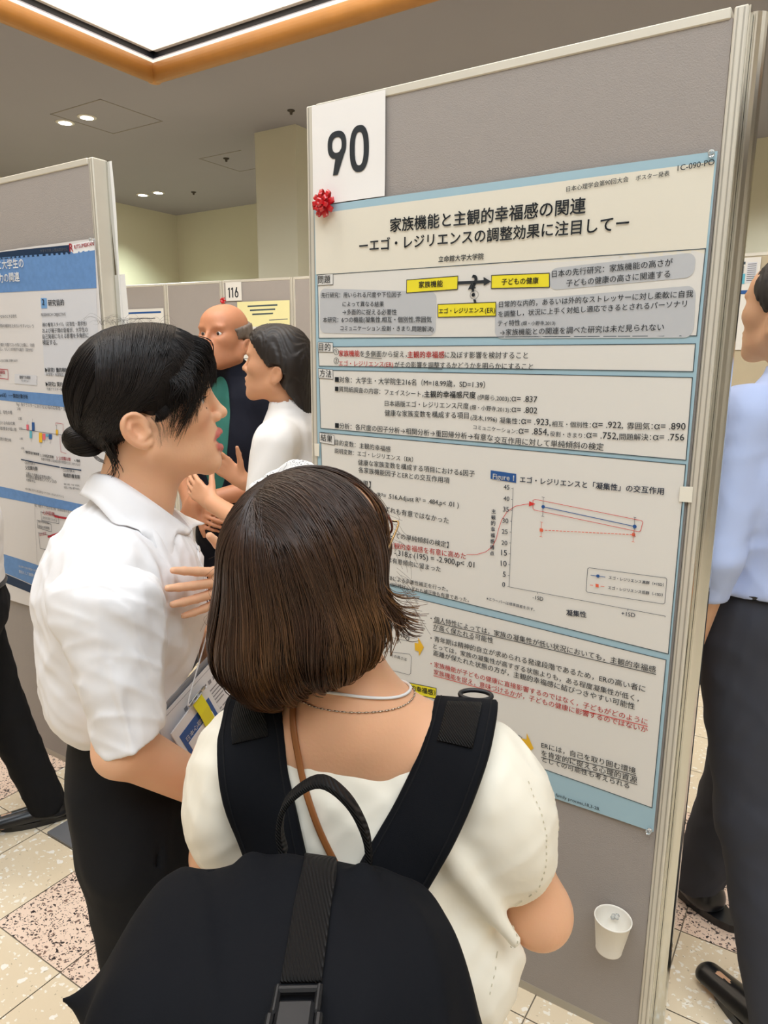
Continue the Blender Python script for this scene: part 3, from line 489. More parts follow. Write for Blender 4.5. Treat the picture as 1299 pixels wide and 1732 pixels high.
TXT2=[('親子関係と大学生の',-2.4984,1.8592,-2.1886,1.8506,'w',1),('自己制御能力の関連',-2.5199,1.812,-2.2216,1.8085,'w',1),('RITSUMEIKAN',-1.9096,1.8896,-1.8107,1.893,'d',1),('R',-1.936,1.8815,-1.9161,1.8812,'d',1),('大学大学院 人間科学研究科',-2.0904,1.8926,-1.9448,1.8869,'s',0),('2',-2.1073,1.724,-2.095,1.7235,'n',1),('研究目的',-2.0748,1.7211,-1.9886,1.7203,'k',1),('RESEARCH OBJECTIVE',-2.1179,1.6885,-1.9849,1.6865,'s',0),('親の養育スタイル（応答性・要求性）',-2.1159,1.6542,-1.8745,1.6536,'k',0),('および親子間の愛着が、大学生の',-2.1181,1.6336,-1.8717,1.6334,'k',0),('自己発達に与える影響を多角的に',-2.1212,1.614,-1.8696,1.6149,'k',0),('検証する。',-2.1233,1.5943,-2.0415,1.5931,'k',0),('▶研究1 量的検討',-2.1221,1.5026,-1.9967,1.5035,'k',1),('大学生・大学院生 342名',-2.1191,1.4891,-1.9892,1.4893,'s',0),('▶研究2 質的検討',-2.1266,1.4541,-1.9993,1.4554,'k',1),('代表クラスター各1名/計4名',-2.123,1.4401,-1.994,1.4407,'s',0),('確かなものとする世代',-2.3953,1.6902,-2.2658,1.6879,'k',0),('で関係の維持をためらいやすいという',-2.4014,1.6582,-2.1667,1.6517,'s',0),('親子間との間でズレが生じた際に、内的',-2.4142,1.5916,-2.1721,1.5877,'s',0),('調整し、もしくは対処する能力（自分化）',-2.4171,1.5768,-2.1824,1.5718,'s',0),('子どもの自己制御に影響を及ぼす',-2.4248,1.5364,-2.285,1.5365,'s',0),('予備調査',-2.4325,1.4933,-2.3762,1.4923,'d',1),('因子分析',-2.4343,1.4837,-2.402,1.483,'d',0),('面接での検討',-2.2833,1.4779,-2.2128,1.4774,'s',1),('インタビュー',-2.2741,1.4665,-2.2226,1.4663,'s',0),('（Ward法）・一要因分散分析',-2.4487,1.4089,-2.2415,1.4076,'k',1),('Fig.1 各クラスターにおける父/母の応答性・要求性得点',-2.3212,1.3802,-1.9718,1.3721,'s',0),('2.00',-2.3199,1.3636,-2.298,1.3639,'s',0),('1.00',-2.3189,1.3279,-2.2969,1.3283,'s',0),('0.00',-2.3226,1.2917,-2.3005,1.2923,'s',0),('-1.00',-2.3274,1.2552,-2.3052,1.256,'s',0),('-2.00',-2.3246,1.2202,-2.3024,1.2211,'s',0),('1. 権威受容的養育群',-2.3051,1.2082,-2.2072,1.2052,'k',1),('2. 父母低応答群',-2.2004,1.2033,-2.1208,1.2016,'k',1),('3. 父低関与群',-2.1056,1.1993,-2.025,1.1998,'d',1),('4. 権威',-2.0045,1.1996,-1.9724,1.1999,'k',1),('各群の特徴と自由記述の内容をまとめたもの',-2.1986,1.1897,-1.9743,1.1858,'s',0),('CLUSTER 3',-2.3076,1.1659,-2.24,1.1678,'s',0),('父低関与群',-2.3074,1.1457,-2.2263,1.149,'k',1),('父親より母親の応答性は高く、',-2.3065,1.1261,-2.1364,1.1241,'k',0),('平均的な要求性とバランスの',-2.3086,1.1143,-2.1167,1.1116,'k',0),('を意味する。',-2.3079,1.1026,-2.2472,1.1022,'k',0),('CLUSTER 4',-2.0738,1.158,-2.0101,1.1595,'s',0),('権威的養育群',-2.074,1.1398,-1.9803,1.1408,'k',1),('養育（威圧・不安）が非常に',-2.0743,1.1116,-1.9839,1.114,'k',0),('安定して低い群である。',-2.0761,1.099,-1.9856,1.101,'k',0),('※自己像に対する否定的なクラスターがみられている',-2.3215,1.069,-2.0822,1.0634,'s',0),('要因、母性の差',-2.4611,1.3445,-2.3549,1.3472,'s',0),('（における内省/比較',-2.4686,1.3054,-2.3446,1.3074,'s',0),('高い群/要求が低い群',-2.4727,1.2841,-2.339,1.2854,'s',0),('一要因分散分析',-2.4799,1.2464,-2.3817,1.2433,'s',0),('自己像や内省を促進する可能性',-2.4197,0.7529,-2.284,0.7522,'w',0),('要因として重要な役割',-2.4239,0.7289,-2.2878,0.7288,'w',0),('図２ 養育タイプ別の自己像（自由記述のまとめ）',-2.2682,1.0118,-2.0328,1.0119,'s',0),('心的距離',-2.2182,0.9867,-2.1451,0.9878,'d',0),('自己否定',-2.2539,0.8993,-2.2069,0.912,'d',0),('自分を受け入れる',-2.2206,0.9709,-2.1355,0.9692,'s',0),('親に対する反発',-2.2544,0.9526,-2.1878,0.9533,'s',0),('関係の再構築',-2.2551,0.9322,-2.1845,0.9336,'s',0)]
QUAD2=[('v',1,(-2.5623,1.9175),(-1.9353,1.9057),(-1.9325,1.8773),(-2.5675,1.8936)),('w',1,(-1.9353,1.9057),(-1.8098,1.9109),(-1.8115,1.8803),(-1.9325,1.8773)),('B',1,(-2.5311,1.8979),(-1.8114,1.8808),(-1.8161,1.7669),(-2.5562,1.7806)),('h',1,(-2.1138,1.7614),(-1.8187,1.7634),(-1.833,1.4862),(-2.1312,1.493)),('c',2,(-2.1137,1.749),(-2.0815,1.7472),(-2.0837,1.7141),(-2.1162,1.7146)),('B',1,(-2.6006,1.4404),(-1.8985,1.4238),(-1.9038,1.3822),(-2.6089,1.4013)),('B',1,(-2.6786,1.0697),(-1.942,1.0494),(-1.9458,1.0199),(-2.6887,1.022)),('B',1,(-2.6439,0.7961),(-2.1518,0.7743),(-2.1662,0.6762),(-2.6582,0.7247)),('v',1,(-2.6589,0.7211),(-2.1667,0.6729),(-2.1711,0.643),(-2.6673,0.6795)),('h',2,(-2.3156,1.4937),(-2.1751,1.4905),(-2.1817,1.4558),(-2.3217,1.4597)),('p',3,(-2.272,1.3141),(-2.2571,1.3143),(-2.2603,1.2951),(-2.2753,1.2949)),('b',3,(-2.2351,1.3242),(-2.219,1.3244),(-2.224,1.2936),(-2.2403,1.2933)),('t',3,(-2.2557,1.2924),(-2.2404,1.2927),(-2.2448,1.2657),(-2.2602,1.2654)),('a',3,(-2.1977,1.2889),(-2.1778,1.2894),(-2.1833,1.2548),(-2.2033,1.2541)),('p',3,(-2.1751,1.2873),(-2.1593,1.2876),(-2.1628,1.2655),(-2.1786,1.2651)),('t',3,(-2.1565,1.2869),(-2.1428,1.2871),(-2.1442,1.2777),(-2.158,1.2775)),('b',3,(-2.1398,1.2873),(-2.1213,1.2878),(-2.1241,1.2696),(-2.1426,1.2691)),('a',3,(-2.0966,1.3053),(-2.0841,1.3054),(-2.087,1.2863),(-2.0994,1.2861)),('a',3,(-2.0024,1.3149),(-1.9864,1.3152),(-1.9883,1.3017),(-2.0043,1.3013)),('t',3,(-1.9651,1.3216),(-1.9516,1.3218),(-1.954,1.3036),(-1.9676,1.3034)),('t',3,(-2.0624,1.286),(-2.0473,1.2864),(-2.0492,1.2731),(-2.0643,1.2728))]
LINE2=[('n',0.001,[(-2.2636,1.3246),(-2.2653,1.3145)]),('n',0.001,[(-2.228,1.3372),(-2.2301,1.3245)]),('n',0.001,[(-2.2494,1.266),(-2.2515,1.2531)]),('n',0.001,[(-2.1902,1.2549),(-2.1929,1.2376)]),('n',0.001,[(-2.1702,1.2656),(-2.1721,1.2532)]),('n',0.001,[(-2.15,1.2779),(-2.1526,1.2614)]),('n',0.001,[(-2.1328,1.2697),(-2.1353,1.2532)]),('n',0.001,[(-2.0893,1.3217),(-2.0917,1.3055)]),('n',0.001,[(-1.9935,1.3299),(-1.9955,1.3153)]),('n',0.0016,[(-2.3036,1.2958),(-1.961,1.2848)]),('d',0.0014,[(-2.093,1.3192),(-2.0916,1.329),(-2.0517,1.327),(-2.0559,1.2984)]),('d',0.0014,[(-2.0761,1.2829),(-2.0778,1.2287),(-2.0477,1.2245)]),('v',0.004,[(-2.3296,1.182),(-2.0922,1.1731)]),('v',0.004,[(-2.0846,1.1723),(-1.9715,1.1726)]),('d',0.0025,[(-2.4508,1.5116),(-2.3574,1.5084),(-2.36,1.474),(-2.4573,1.4783)]),('d',0.008,[(-2.1449,0.9894),(-2.0335,0.9895)]),('d',0.008,[(-2.2003,0.9051),(-2.1059,0.9364)]),('d',0.008,[(-2.2465,0.8066),(-2.2102,0.8076)]),('n',0.0016,[(-2.232,0.9958),(-2.1245,0.9933),(-2.1264,0.9642),(-2.2308,0.9634),(-2.232,0.9958)]),('n',0.0016,[(-2.2608,0.9612),(-2.1747,0.9565),(-2.1767,0.9269),(-2.2618,0.9313),(-2.2608,0.9612)]),('n',0.0016,[(-2.2609,0.9125),(-2.1319,0.9099),(-2.133,0.8517),(-2.2614,0.8522),(-2.2609,0.9125)]),('n',0.0008,[(-2.2687,1.0087),(-2.2909,0.7916)])]
# ================================================================ posters and things on the panels
PAL = {'k': srgb(46, 50, 54), 'n': srgb(52, 60, 78), 'r': srgb(214, 58, 52), 'w': srgb(240, 240, 240), 'b': srgb(44, 88, 150), 'o': srgb(232, 104, 72), 'd': srgb(180, 44, 58),
       's': srgb(108, 108, 112), 'y': srgb(243, 226, 52), 'g': srgb(194, 195, 197), 'l': srgb(228, 225, 220), 'a': srgb(238, 186, 50), 'v': srgb(28, 52, 82), 'B': srgb(104, 144, 196),
       'h': srgb(214, 214, 218), 'c': srgb(118, 164, 212), 'p': srgb(232, 110, 124), 't': srgb(96, 178, 198), 'K': srgb(70, 84, 92), 'W': srgb(228, 224, 216), 'L': srgb(166, 196, 208), 'C': srgb(232, 225, 208), 'Y': srgb(238, 230, 172), 'Q': srgb(244, 240, 236)}
PM = {}
def pm(c):
    if c not in PM: PM[c] = mat('print_' + {'K': 'border', 'W': 'box', 'L': 'paleblue', 'C': 'cream', 'B': 'blueband', 'Y': 'yellowhead'}.get(c, 'ink_' + c), PAL[c], .62, spec=.3, noise=(60, .16) if c == 'B' else None)
    return PM[c]
class Sheet:
    """printed sheet: a thin curved paper with layered printing, all one mesh"""
    def __init__(s, wave, y0=-.0016): s.b = {}; s.wave = wave; s.y0 = y0; s.keys = []
    def pt(s, x, z, lay): return (x, s.y0 - s.wave(x, z) - lay * .0006, z)
    def put(s, c, V, F):
        if c not in s.b: s.b[c] = ([], []); s.keys.append(c)
        v, f = s.b[c]; n = len(v); v += V; f += [tuple(i + n for i in q) for q in F]
    def quad(s, c, lay, TL, TR, BR, BL, step=.025):
        TL, TR, BR, BL = [np.array(p) for p in (TL, TR, BR, BL)]
        nx = max(1, int(np.linalg.norm(TR - TL) / step)); nz = max(1, int(np.linalg.norm(BL - TL) / step)); V = []
        for j in range(nz + 1):
            for i in range(nx + 1):
                u, v = i / nx, j / nz; p = (TL * (1 - u) + TR * u) * (1 - v) + (BL * (1 - u) + BR * u) * v; V.append(s.pt(p[0], p[1], lay))
        s.put(c, V, [(j * (nx + 1) + i, (j + 1) * (nx + 1) + i, (j + 1) * (nx + 1) + i + 1, j * (nx + 1) + i + 1) for j in range(nz) for i in range(nx)])
    def rquad(s, c, lay, P_, r):
        TL, TR, BR, BL = P_; w = np.linalg.norm(TR - TL); h = np.linalg.norm(BL - TL); nx = max(2, int(w / .02)); V = []
        vs = sorted(set([*(r * (1 - math.cos(t)) / h for t in np.linspace(0, math.pi / 2, 7)), *(1 - r * (1 - math.cos(t)) / h for t in np.linspace(0, math.pi / 2, 7)), *np.linspace(r / h, 1 - r / h, max(2, int(h / .02)))]))
        for v in vs:
            d = min(v, 1 - v) * h; ins = (r - math.sqrt(max(0, r * r - (r - d) ** 2))) / w if d < r else 0
            for i in range(nx + 1):
                u = ins + (1 - 2 * ins) * i / nx; p = (TL * (1 - u) + TR * u) * (1 - v) + (BL * (1 - u) + BR * u) * v; V.append(s.pt(p[0], p[1], lay))
        s.put(c, V, [(j * (nx + 1) + i, (j + 1) * (nx + 1) + i, (j + 1) * (nx + 1) + i + 1, j * (nx + 1) + i + 1) for j in range(len(vs) - 1) for i in range(nx)])
    def line(s, c, lay, pts, w):
        for a, e in zip(pts[:-1], pts[1:]):
            a = np.array(a); e = np.array(e); d = e - a; L = np.linalg.norm(d)
            if L < 1e-6: continue
            d /= L; n = np.array([-d[1], d[0]]) * w / 2; a = a - d * w * .4; e = e + d * w * .4
            k = max(1, int(L / .03)); V = []
            for i in range(k + 1):
                p = a + (e - a) * i / k; V += [s.pt(*(p + n), lay), s.pt(*(p - n), lay)]
            s.put(c, V, [(2 * i, 2 * i + 1, 2 * i + 3, 2 * i + 2) for i in range(k)])
    def poly(s, c, lay, pts): s.put(c, [s.pt(p[0], p[1], lay) for p in pts], [tuple(range(len(pts)))])
    def dot(s, c, lay, p, r, n=16, asp=1.0): s.poly(c, lay, [(p[0] + r * math.cos(2 * math.pi * k / n), p[1] + asp * r * math.sin(2 * math.pi * k / n)) for k in range(n)])
    def text(s, t, x0, z0, x1, z1, c, bold, lay=4.5, base=.075):
        V, F = glyphs(t, bold); L = math.hypot(x1 - x0, z1 - z0); d = ((x1 - x0) / L, (z1 - z0) / L)
        a, e = V[:, 0].min(), V[:, 0].max(); k = L / (e - a); X = (V[:, 0] - a) * k; Y = (V[:, 1] + base) * k
        s.put(c, [s.pt(x0 + X[i] * d[0] - Y[i] * d[1], z0 + X[i] * d[1] + Y[i] * d[0], lay) for i in range(len(V))], F)
    def build(s, name, parent=None):
        V = []; F = []; mi = []
        for q, c in enumerate(s.keys):
            v, f = s.b[c]; n = len(V); V += v; F += [tuple(i + n for i in g) for g in f]; mi += [q] * len(f)
        me = bpy.data.meshes.new(name); me.from_pydata(V, [], F); me.update()
        o = link(name, me, [pm(c) for c in s.keys], parent, False); me.polygons.foreach_set('material_index', np.array(mi, np.int32)); return o
_gc = {}
def glyphs(t, bold):
    if (t, bold) in _gc: return _gc[(t, bold)]
    c = bpy.data.curves.new('t', 'FONT'); c.body = t; c.resolution_u = 3
    o = bpy.data.objects.new('t', c); COL.objects.link(o); dg = bpy.context.evaluated_depsgraph_get(); me = o.evaluated_get(dg).to_mesh()
    V = np.array([v.co[:2] for v in me.vertices]); F = [tuple(p.vertices) for p in me.polygons]
    o.evaluated_get(dg).to_mesh_clear(); bpy.data.objects.remove(o); bpy.data.curves.remove(c)
    V0, F0 = V, F
    for dx, dy in (((.030, 0), (.015, .018), (.015, -.014)) if bold else ((.012, .004),)):
        F = F + [tuple(i + len(V) for i in f) for f in F0]; V = np.concatenate([V, V0 + (dx, dy)])
    _gc[(t, bold)] = (V, F); return V, F
def strokes(sh, kind, x0, x1, z0, z1, w, c='k', lay=2):
    """condensed sign digits drawn as rings and bars"""
    def ring(cx, cz, rx, rz, n=44):
        V = []
        for k in range(n):
            a = 2 * math.pi * k / n; ca = math.copysign(abs(math.cos(a)) ** .82, math.cos(a)); sa = math.copysign(abs(math.sin(a)) ** .82, math.sin(a))
            V += [sh.pt(cx + rx * ca, cz + rz * sa, lay), sh.pt(cx + (rx - w) * ca, cz + (rz - w) * sa, lay)]
        sh.put(c, V, [(2 * k, 2 * ((k + 1) % n), 2 * ((k + 1) % n) + 1, 2 * k + 1) for k in range(n)])
    H = z1 - z0; Wd = x1 - x0
    if kind == '0': ring((x0 + x1) / 2, (z0 + z1) / 2, Wd / 2, H / 2)
    if kind == '9':
        ring((x0 + x1) / 2, z1 - H * .315, Wd / 2, H * .315)
        sh.poly(c, lay + .3, [(x1 - w * .12, z1 - H * .38), (x1 - w * 1.15, z1 - H * .42), (x0 + Wd * .55 - w * .55, z1 - H * .62), (x0 + Wd * .27, z0), (x0 + Wd * .27 + w * 1.08, z0), (x1 - w * .3, z1 - H * .5)][::-1])
    if kind == '6':
        ring((x0 + x1) / 2, z0 + H * .315, Wd / 2, H * .315)
        sh.poly(c, lay + .3, [(x0 + w * .12, z0 + H * .38), (x0 + w * 1.15, z0 + H * .42), (x1 - Wd * .45 + w * .3, z0 + H * .62), (x1 - Wd * .27, z1), (x1 - Wd * .27 - w * 1.08, z1), (x0 + w * .3, z0 + H * .5)][::-1])
    if kind == '1':
        xm = (x0 + x1) / 2; sh.poly(c, lay, [(xm, z1), (xm, z0), (xm + w, z0), (xm + w, z1)]); sh.poly(c, lay + .3, [(xm, z1), (xm - w * .9, z1 - H * .16), (xm - w * .3, z1 - H * .23), (xm + w * .4, z1 - H * .1)])
# ---- big poster
PX0, PX1, PZ0, PZ1 = -.9445, -.0278, .535, 1.918
def wave_main(x, z):
    u = (x - PX0) / (PX1 - PX0); v = (PZ1 - z) / (PZ1 - PZ0)
    e = min(1, 8 * u) * min(1, 8 * (1 - u))
    return .0016 + e * (.0024 * math.sin(5.2 * u + 1.1) * math.sin(3.1 * v + .3) ** 2 + .0012 * math.sin(10 * u + 5 * v) * math.exp(-4 * v) + .0013 * math.sin(9 * v + 2 * u))
sh = Sheet(wave_main)
sh.quad('L', 0, (PX0, PZ1), (PX1, PZ1), (PX1, PZ0), (PX0, PZ0), .02)
sh.quad('C', 1, (PX0 + .002, PZ1 - .017), (PX1 - .003, PZ1 - .017), (PX1 - .004, 1.742), (PX0 + .003, 1.758))
for bx in BOX:
    P_ = [np.array(p) for p in bx]; sh.quad('W', 1, *P_)
    sh.line('K', 2, [*P_, P_[0]], .0016)
for q in QUAD:
    c, l = q[0], q[1]; P_ = [np.array(p) for p in q[2:]]
    if c == 'g':      # rounded grey note
        sh.rquad(c, 2, P_, .016)
    else:
        sh.quad(c, l, *P_)
        if c in 'yl': sh.line('k', l + .4, [*P_, P_[0]], .0016 if c == 'y' else .0009)
for (c, wd, pts) in LINE: sh.line(c, 4, pts, wd)
for (c, r, p) in DOT: sh.dot(c, 4.6, p, r * .62)
for (c, pts) in POLY: sh.poly(c, 4.2, pts)
for (t, x0, z0, x1, z1, c, b_) in TXT: sh.text(t, x0, z0, x1, z1, c, b_)
o = sh.build('poster'); tag(o, 'large pale-blue bordered research poster pinned to the panel numbered 90', 'poster')
# ---- number sheets
sh = Sheet(lambda x, z: .0012 + .0015 * max(0, (1.99 - z) / .07) ** 2 * (1 if x > -.85 else .4)); sh.quad('Q', 0, (-.9476, 2.145), (-.7371, 2.145), (-.7371, 1.9205), (-.9476, 1.9205), .015)
strokes(sh, '9', -.9005, -.8455, 1.9825, 2.0795, .0135); strokes(sh, '0', -.8359, -.7813, 1.981, 2.0823, .0146)
tag(sh.build('number_sheet'), 'white paper sheet printed with number 90 above the bow', 'number sign', 'panel number sheets')
# ---- left poster
LX0, LX1, LZ0, LZ1 = -2.722, -1.8065, .60, 1.915
def wave_left(x, z):
    u = (x - LX0) / (LX1 - LX0); v = (LZ1 - z) / (LZ1 - LZ0)
    return .0016 + min(1, 9 * (1 - u)) * (.004 * math.sin(7 * u + .6) ** 2 * (1 - .5 * v) + .0016 * math.sin(9 * v + 3 * u) ** 2)
PAL['P'] = srgb(222, 218, 216)
sh = Sheet(wave_left); sh.quad('P', 0, (LX0, LZ1), (LX1, LZ1), (LX1, LZ0), (LX0, LZ0), .02)
for q in QUAD2: sh.quad(q[0], q[1], *[(min(max(p[0], LX0), LX1 - .001), min(max(p[1], LZ0 + .001), LZ1)) for p in q[2:]])
for (c, wd, pts) in LINE2: sh.line(c, 4, [(min(p[0], LX1 - .004), p[1]) for p in pts], wd)
for (t, x0, z0, x1, z1, c, b_) in TXT2: sh.text(t, x0, z0, min(x1, LX1 - .003), z1, c, b_)
tag(sh.build('poster'), 'blue banded research poster with bar chart on the left panel', 'poster')
# ---- tapes and pins
TP = mat('paper_tape', srgb(240, 234, 218), .6)
for i, (x0, x1, z0, z1) in enumerate(((-.0382, -.0152, 1.275, 1.3065), (-.9563, -.9358, 1.298, 1.3315))):
    b = MB(); b.prism([(x0, -.0068, z1 - .0006), (x1, -.0018 if i == 0 else -.0068, z1), (x1 + .0006, -.0018 if i == 0 else -.0068, z0), (x0 + .0008, -.0068 if i == 0 else -.0018, z0 + .0006)] if i == 0 else
        [(x0, -.0018, z1 - .0006), (x1, -.0068, z1), (x1 - .0006, -.0068, z0), (x0 + .0006, -.0018, z0 + .0006)], (0, -.0006, 0))
    tag(b.build('tape_piece', TP), ['cream tape piece holding the right edge of the large poster', 'cream tape piece holding the left edge of the large poster'][i], 'tape', 'tape pieces on the large poster')
GL = mat('clear_plastic', srgb(235, 238, 238), .08, trans=.85, spec=.6)
def pin(p, d, name='push_pin'):
    b = MB(); b.lathe(p, d, [(0, .0052), (.0016, .0056), (.0026, .004), (.005, .0026), (.009, .003), (.0105, .0056), (.0122, .0058), (.013, .0045)], 16)
    return b.build(name, GL, None, True)
tag(pin((-.0372, -.0055, 1.9125), (.1, -1, .1)), 'clear push pin at the upper right corner of the large poster', 'push pin', 'clear push pins')
tag(pin((-.0345, -.0055, .5385), (-.2, -1, .05)), 'clear push pin at the lower right corner of the large poster', 'push pin', 'clear push pins')
tag(pin((-1.8115, -.0065, 1.9095), (0, -1, .1)), 'clear push pin at the corner of the blue banded poster', 'push pin', 'clear push pins')
# ---- gift bow: looped ribbon petals
RB = mat('red_ribbon', srgb(206, 22, 34), .18, spec=.8, coat=.4)
bc = np.array([-.905, -.007, 1.9195]); bow = empty('gift_bow', bc, 'small shiny red gift bow stuck below the sheet numbered 90', 'gift bow')
b = MB()
for ring_, (n, L, el) in enumerate(((8, .034, .25), (7, .029, .75), (5, .022, 1.25))):
    for k in range(n):
        a = 2 * math.pi * (k + .4 * ring_) / n + .2; rad = np.array([math.cos(a), 0, math.sin(a)]); out = np.array([0, -1.0, 0]); d = unit(rad * math.cos(el) + out * math.sin(el)); up = unit(np.cross(np.cross(rad, out), d)) * -1
        o_ = bc + out * (.003 + .004 * ring_); P_ = []; N_ = []
        for t in np.linspace(0, 1, 11):
            ph = math.pi * 2 * t; P_.append(o_ + d * L * (.5 - .5 * math.cos(ph)) * (1 if t <= .5 else .98) + up * .0065 * math.sin(ph)); N_.append(up * math.cos(ph * .5 + .01) + d * math.sin(ph * .5) * .6)
        b.ribbon(P_, N_, [.011 * (1 - .35 * abs(math.cos(math.pi * t)) ** 3) for t in np.linspace(0, 1, 11)], .0004)
b.build('ribbon_loops', RB, bow, True)
b = MB(); b.ribbon([bc + (-.008, -.024, 0), bc + (-.003, -.0275, .001), bc + (.003, -.0275, .001), bc + (.008, -.024, 0)], (0, -1, 0), .011, .0006); b.build('centre_loop', RB, bow, True)
# ---- paper cup pinned to the panel
CW = mat('cup_paper', srgb(240, 234, 222), .55, spec=.35, sss=.0)
cc = np.array([-.0935, -.0425, .2295]); cup = empty('paper_cup', cc, 'white paper cup pinned low on the panel below the large poster', 'cup')
ax_ = unit([.05, .02, 1]); b = MB()
b.lathe(cc, ax_, [(0, .0285), (.0015, .0292), (.004, .0292), (.081, .0405), (.0825, .0418), (.0845, .0418), (.0855, .0405), (.0845, .0392), (.081, .0388), (.006, .0275), (.005, .02), (.005, .002)], 48)
b.build('cup_wall', CW, cup, True)
for i, (dx, dz) in enumerate(((-.002, .064), (.006, .068))):
    b = MB(); b.lathe(cc + (dx, .0345, dz), (0.1 * i, -1, .1), [(0, .0045), (.0016, .005), (.0026, .0035), (.0075, .0026), (.0095, .005), (.0108, .005)], 14); b.build('pin', GL, cup, True)
# ---- sheets hung behind the left panel, seen past its edge
for i, (x0, x1, z0, z1, y) in enumerate(((-2.6, -1.778, 1.35, 2.147, .056), (-2.55, -1.757, .95, 1.812, .0605))):
    b = MB(); n = 10
    V = [(x, y + .004 * (1 - abs(2 * j / n - 1)) * (x > -1.9), z1 + (z0 - z1) * j / n) for j in range(n + 1) for x in (x0, -1.85, x1 + (.004 * math.sin(j)))]
    b.add(V, [(3 * j + i_, 3 * j + i_ + 1, 3 * j + i_ + 4, 3 * j + i_ + 3) for j in range(n) for i_ in (0, 1)])
    o = b.build('poster', M['paper']); md = o.modifiers.new('thick', 'SOLIDIFY'); md.thickness = .0006
    tag(o, ['white poster edge reaching up to the top behind the left panel', 'lower white poster edge sticking out behind the left panel'][i], 'poster')
# ---- back row of panels (slightly turned), their posters and numbers
BT = .13328; BO = np.array([-4.486, 2.592, 0]); BX = np.array([math.cos(BT), math.sin(BT), 0]); BN = np.array([-BX[1], BX[0], 0])
def back_rot(o): o.rotation_mode = 'XYZ'; o.rotation_euler = (0, 0, BT)
def back_panel(a, e, label):
    c_ = BO + BX * (a + e) / 2; w_ = (e - a) / 2 - .002
    t = panel(c_[0] - w_, c_[0] + w_, c_[1], label, top=2.147, wpost=(.02, .02)); d = c_ + BN * .0225; t.location = (d[0], d[1], FZ)
    back_rot(t)
    return t
back_panel(-1.05, -.455, 'grey display panel in the back row, farthest left behind the dark haired woman')
back_panel(-.455, 0, 'grey display panel in the back row with the white poster sheet')
back_panel(0, .555, 'empty grey display panel in the back row just left of number 116')
back_panel(.555, 1.195, 'grey display panel in the back row with number 116 and yellow headed poster')
back_panel(1.195, 1.84, 'grey display panel in the back row partly hidden by the panel numbered 90')
def back_sheet(name, a, e, z1, z0, fn, label, cat, group=None, y0=-.003):
    sh = Sheet(lambda x, z: .001, y0); fn(sh); o = sh.build(name); o.location = BO; back_rot(o); tag(o, label, cat, group); return o
def f116(s):
    s.quad('W', 0, (.597, 2.131), (.745, 2.131), (.745, 1.994), (.597, 1.994))
    strokes(s, '1', .612, .642, 2.018, 2.092, .0105); strokes(s, '1', .642, .672, 2.018, 2.092, .0105); strokes(s, '6', .682, .716, 2.018, 2.093, .0095)
back_sheet('number_sheet', 0, 0, 0, 0, f116, 'white number sheet 116 on the far back panel', 'number sign', 'panel number sheets')
def fy(s):
    s.quad('W', 0, (.70, 1.985), (1.172, 1.985), (1.165, 1.16), (.70, 1.16)); s.quad('Y', 1, (.70, 1.985), (1.172, 1.985), (1.17, 1.80), (.70, 1.80))
    for k in range(3): s.line('K', 2, [(.80 + .02 * k, 1.95 - .03 * k), (1.06 - .02 * k, 1.953 - .03 * k)], .011)
    s.line('s', 2, [(.99, 1.845), (1.15, 1.85)], .006)
    for k in range(14): s.line('s' if k % 4 else 'k', 2, [(.74, 1.77 - .035 * k), (.98 + .15 * ((k * 7) % 5) / 5, 1.77 - .035 * k)], .006 if k % 4 else .011)
back_sheet('poster', 0, 0, 0, 0, fy, 'white research poster with pale yellow heading below number 116', 'poster', y0=-.0015)
def fw(s):
    s.quad('W', 0, (-.44, 1.957), (-.027, 1.957), (-.035, 1.2), (-.44, 1.2)); s.line('b', 2, [(-.42, 1.925), (-.06, 1.928)], .014)
    for k in range(16): s.line('s', 2, [(-.42, 1.88 - .036 * k), (-.12 + .05 * ((k * 5) % 4) / 4, 1.88 - .036 * k)], .006)
back_sheet('poster', 0, 0, 0, 0, fw, 'white research poster on the back row above the dark haired womans head', 'poster')
bw = MB()
for k in range(7):
    a = 2 * math.pi * k / 7; bw.ribbon([BO + BX * .572 + BN * -.006 + (0, 0, 1.998), BO + BX * (.572 + .02 * math.cos(a)) - BN * .02 + np.array([0, 0, 1.998 + .02 * math.sin(a)]), BO + BX * (.572 + .026 * math.cos(a)) - BN * .008 + np.array([0, 0, 1.998 + .026 * math.sin(a)])], -BN + .01, .012, .0006)
tag(bw.build('gift_bow', RB, None, True), 'tiny red gift bow beside the number 116 sheet', 'gift bow')
# ---- board behind the right-hand person, with a printed sheet
M['bfab'] = mat('board_fabric_beige', srgb(190, 176, 148), .95, noise=(20, .03))
_f = M['fab']; M['fab'] = M['bfab']; panel(-.62, .62, 3.16, 'beige display panel far behind the person in the pale blue shirt', top=2.15); M['fab'] = _f
sh = Sheet(lambda x, z: .001); sh.quad('W', 0, (-.56, 2.126), (-.263, 2.126), (-.263, 1.62), (-.56, 1.62)); sh.y0 = -.003
for (x0, x1, z0, z1, c) in ((-.40, -.35, 1.98, 2.04, 'o'), (-.36, -.335, 1.985, 2.04, 't'), (-.40, -.34, 2.09, 2.105, 'K'), (-.33, -.28, 1.99, 2.1, 'h')): sh.quad(c, 1, (x0, z1), (x1, z1), (x1, z0), (x0, z0))
for k in range(9): sh.line('s', 2, [(-.325, 2.09 - .011 * k), (-.285, 2.09 - .011 * k)], .004)
for k in range(6): sh.line('K', 2, [(-.40, 2.08 - .007 * k), (-.345, 2.08 - .007 * k)], .003)
sh.quad('t', 3, (-.295, 2.02), (-.275, 2.015), (-.275, 2.0), (-.295, 2.0)); sh.line('b', 1, [(-.41, 1.94), (-.27, 1.94)], .02)
o = sh.build('poster'); o.location = (0, 3.16, 0); tag(o, 'white printed sheet on the beige board behind the pale blue shirted person', 'poster')
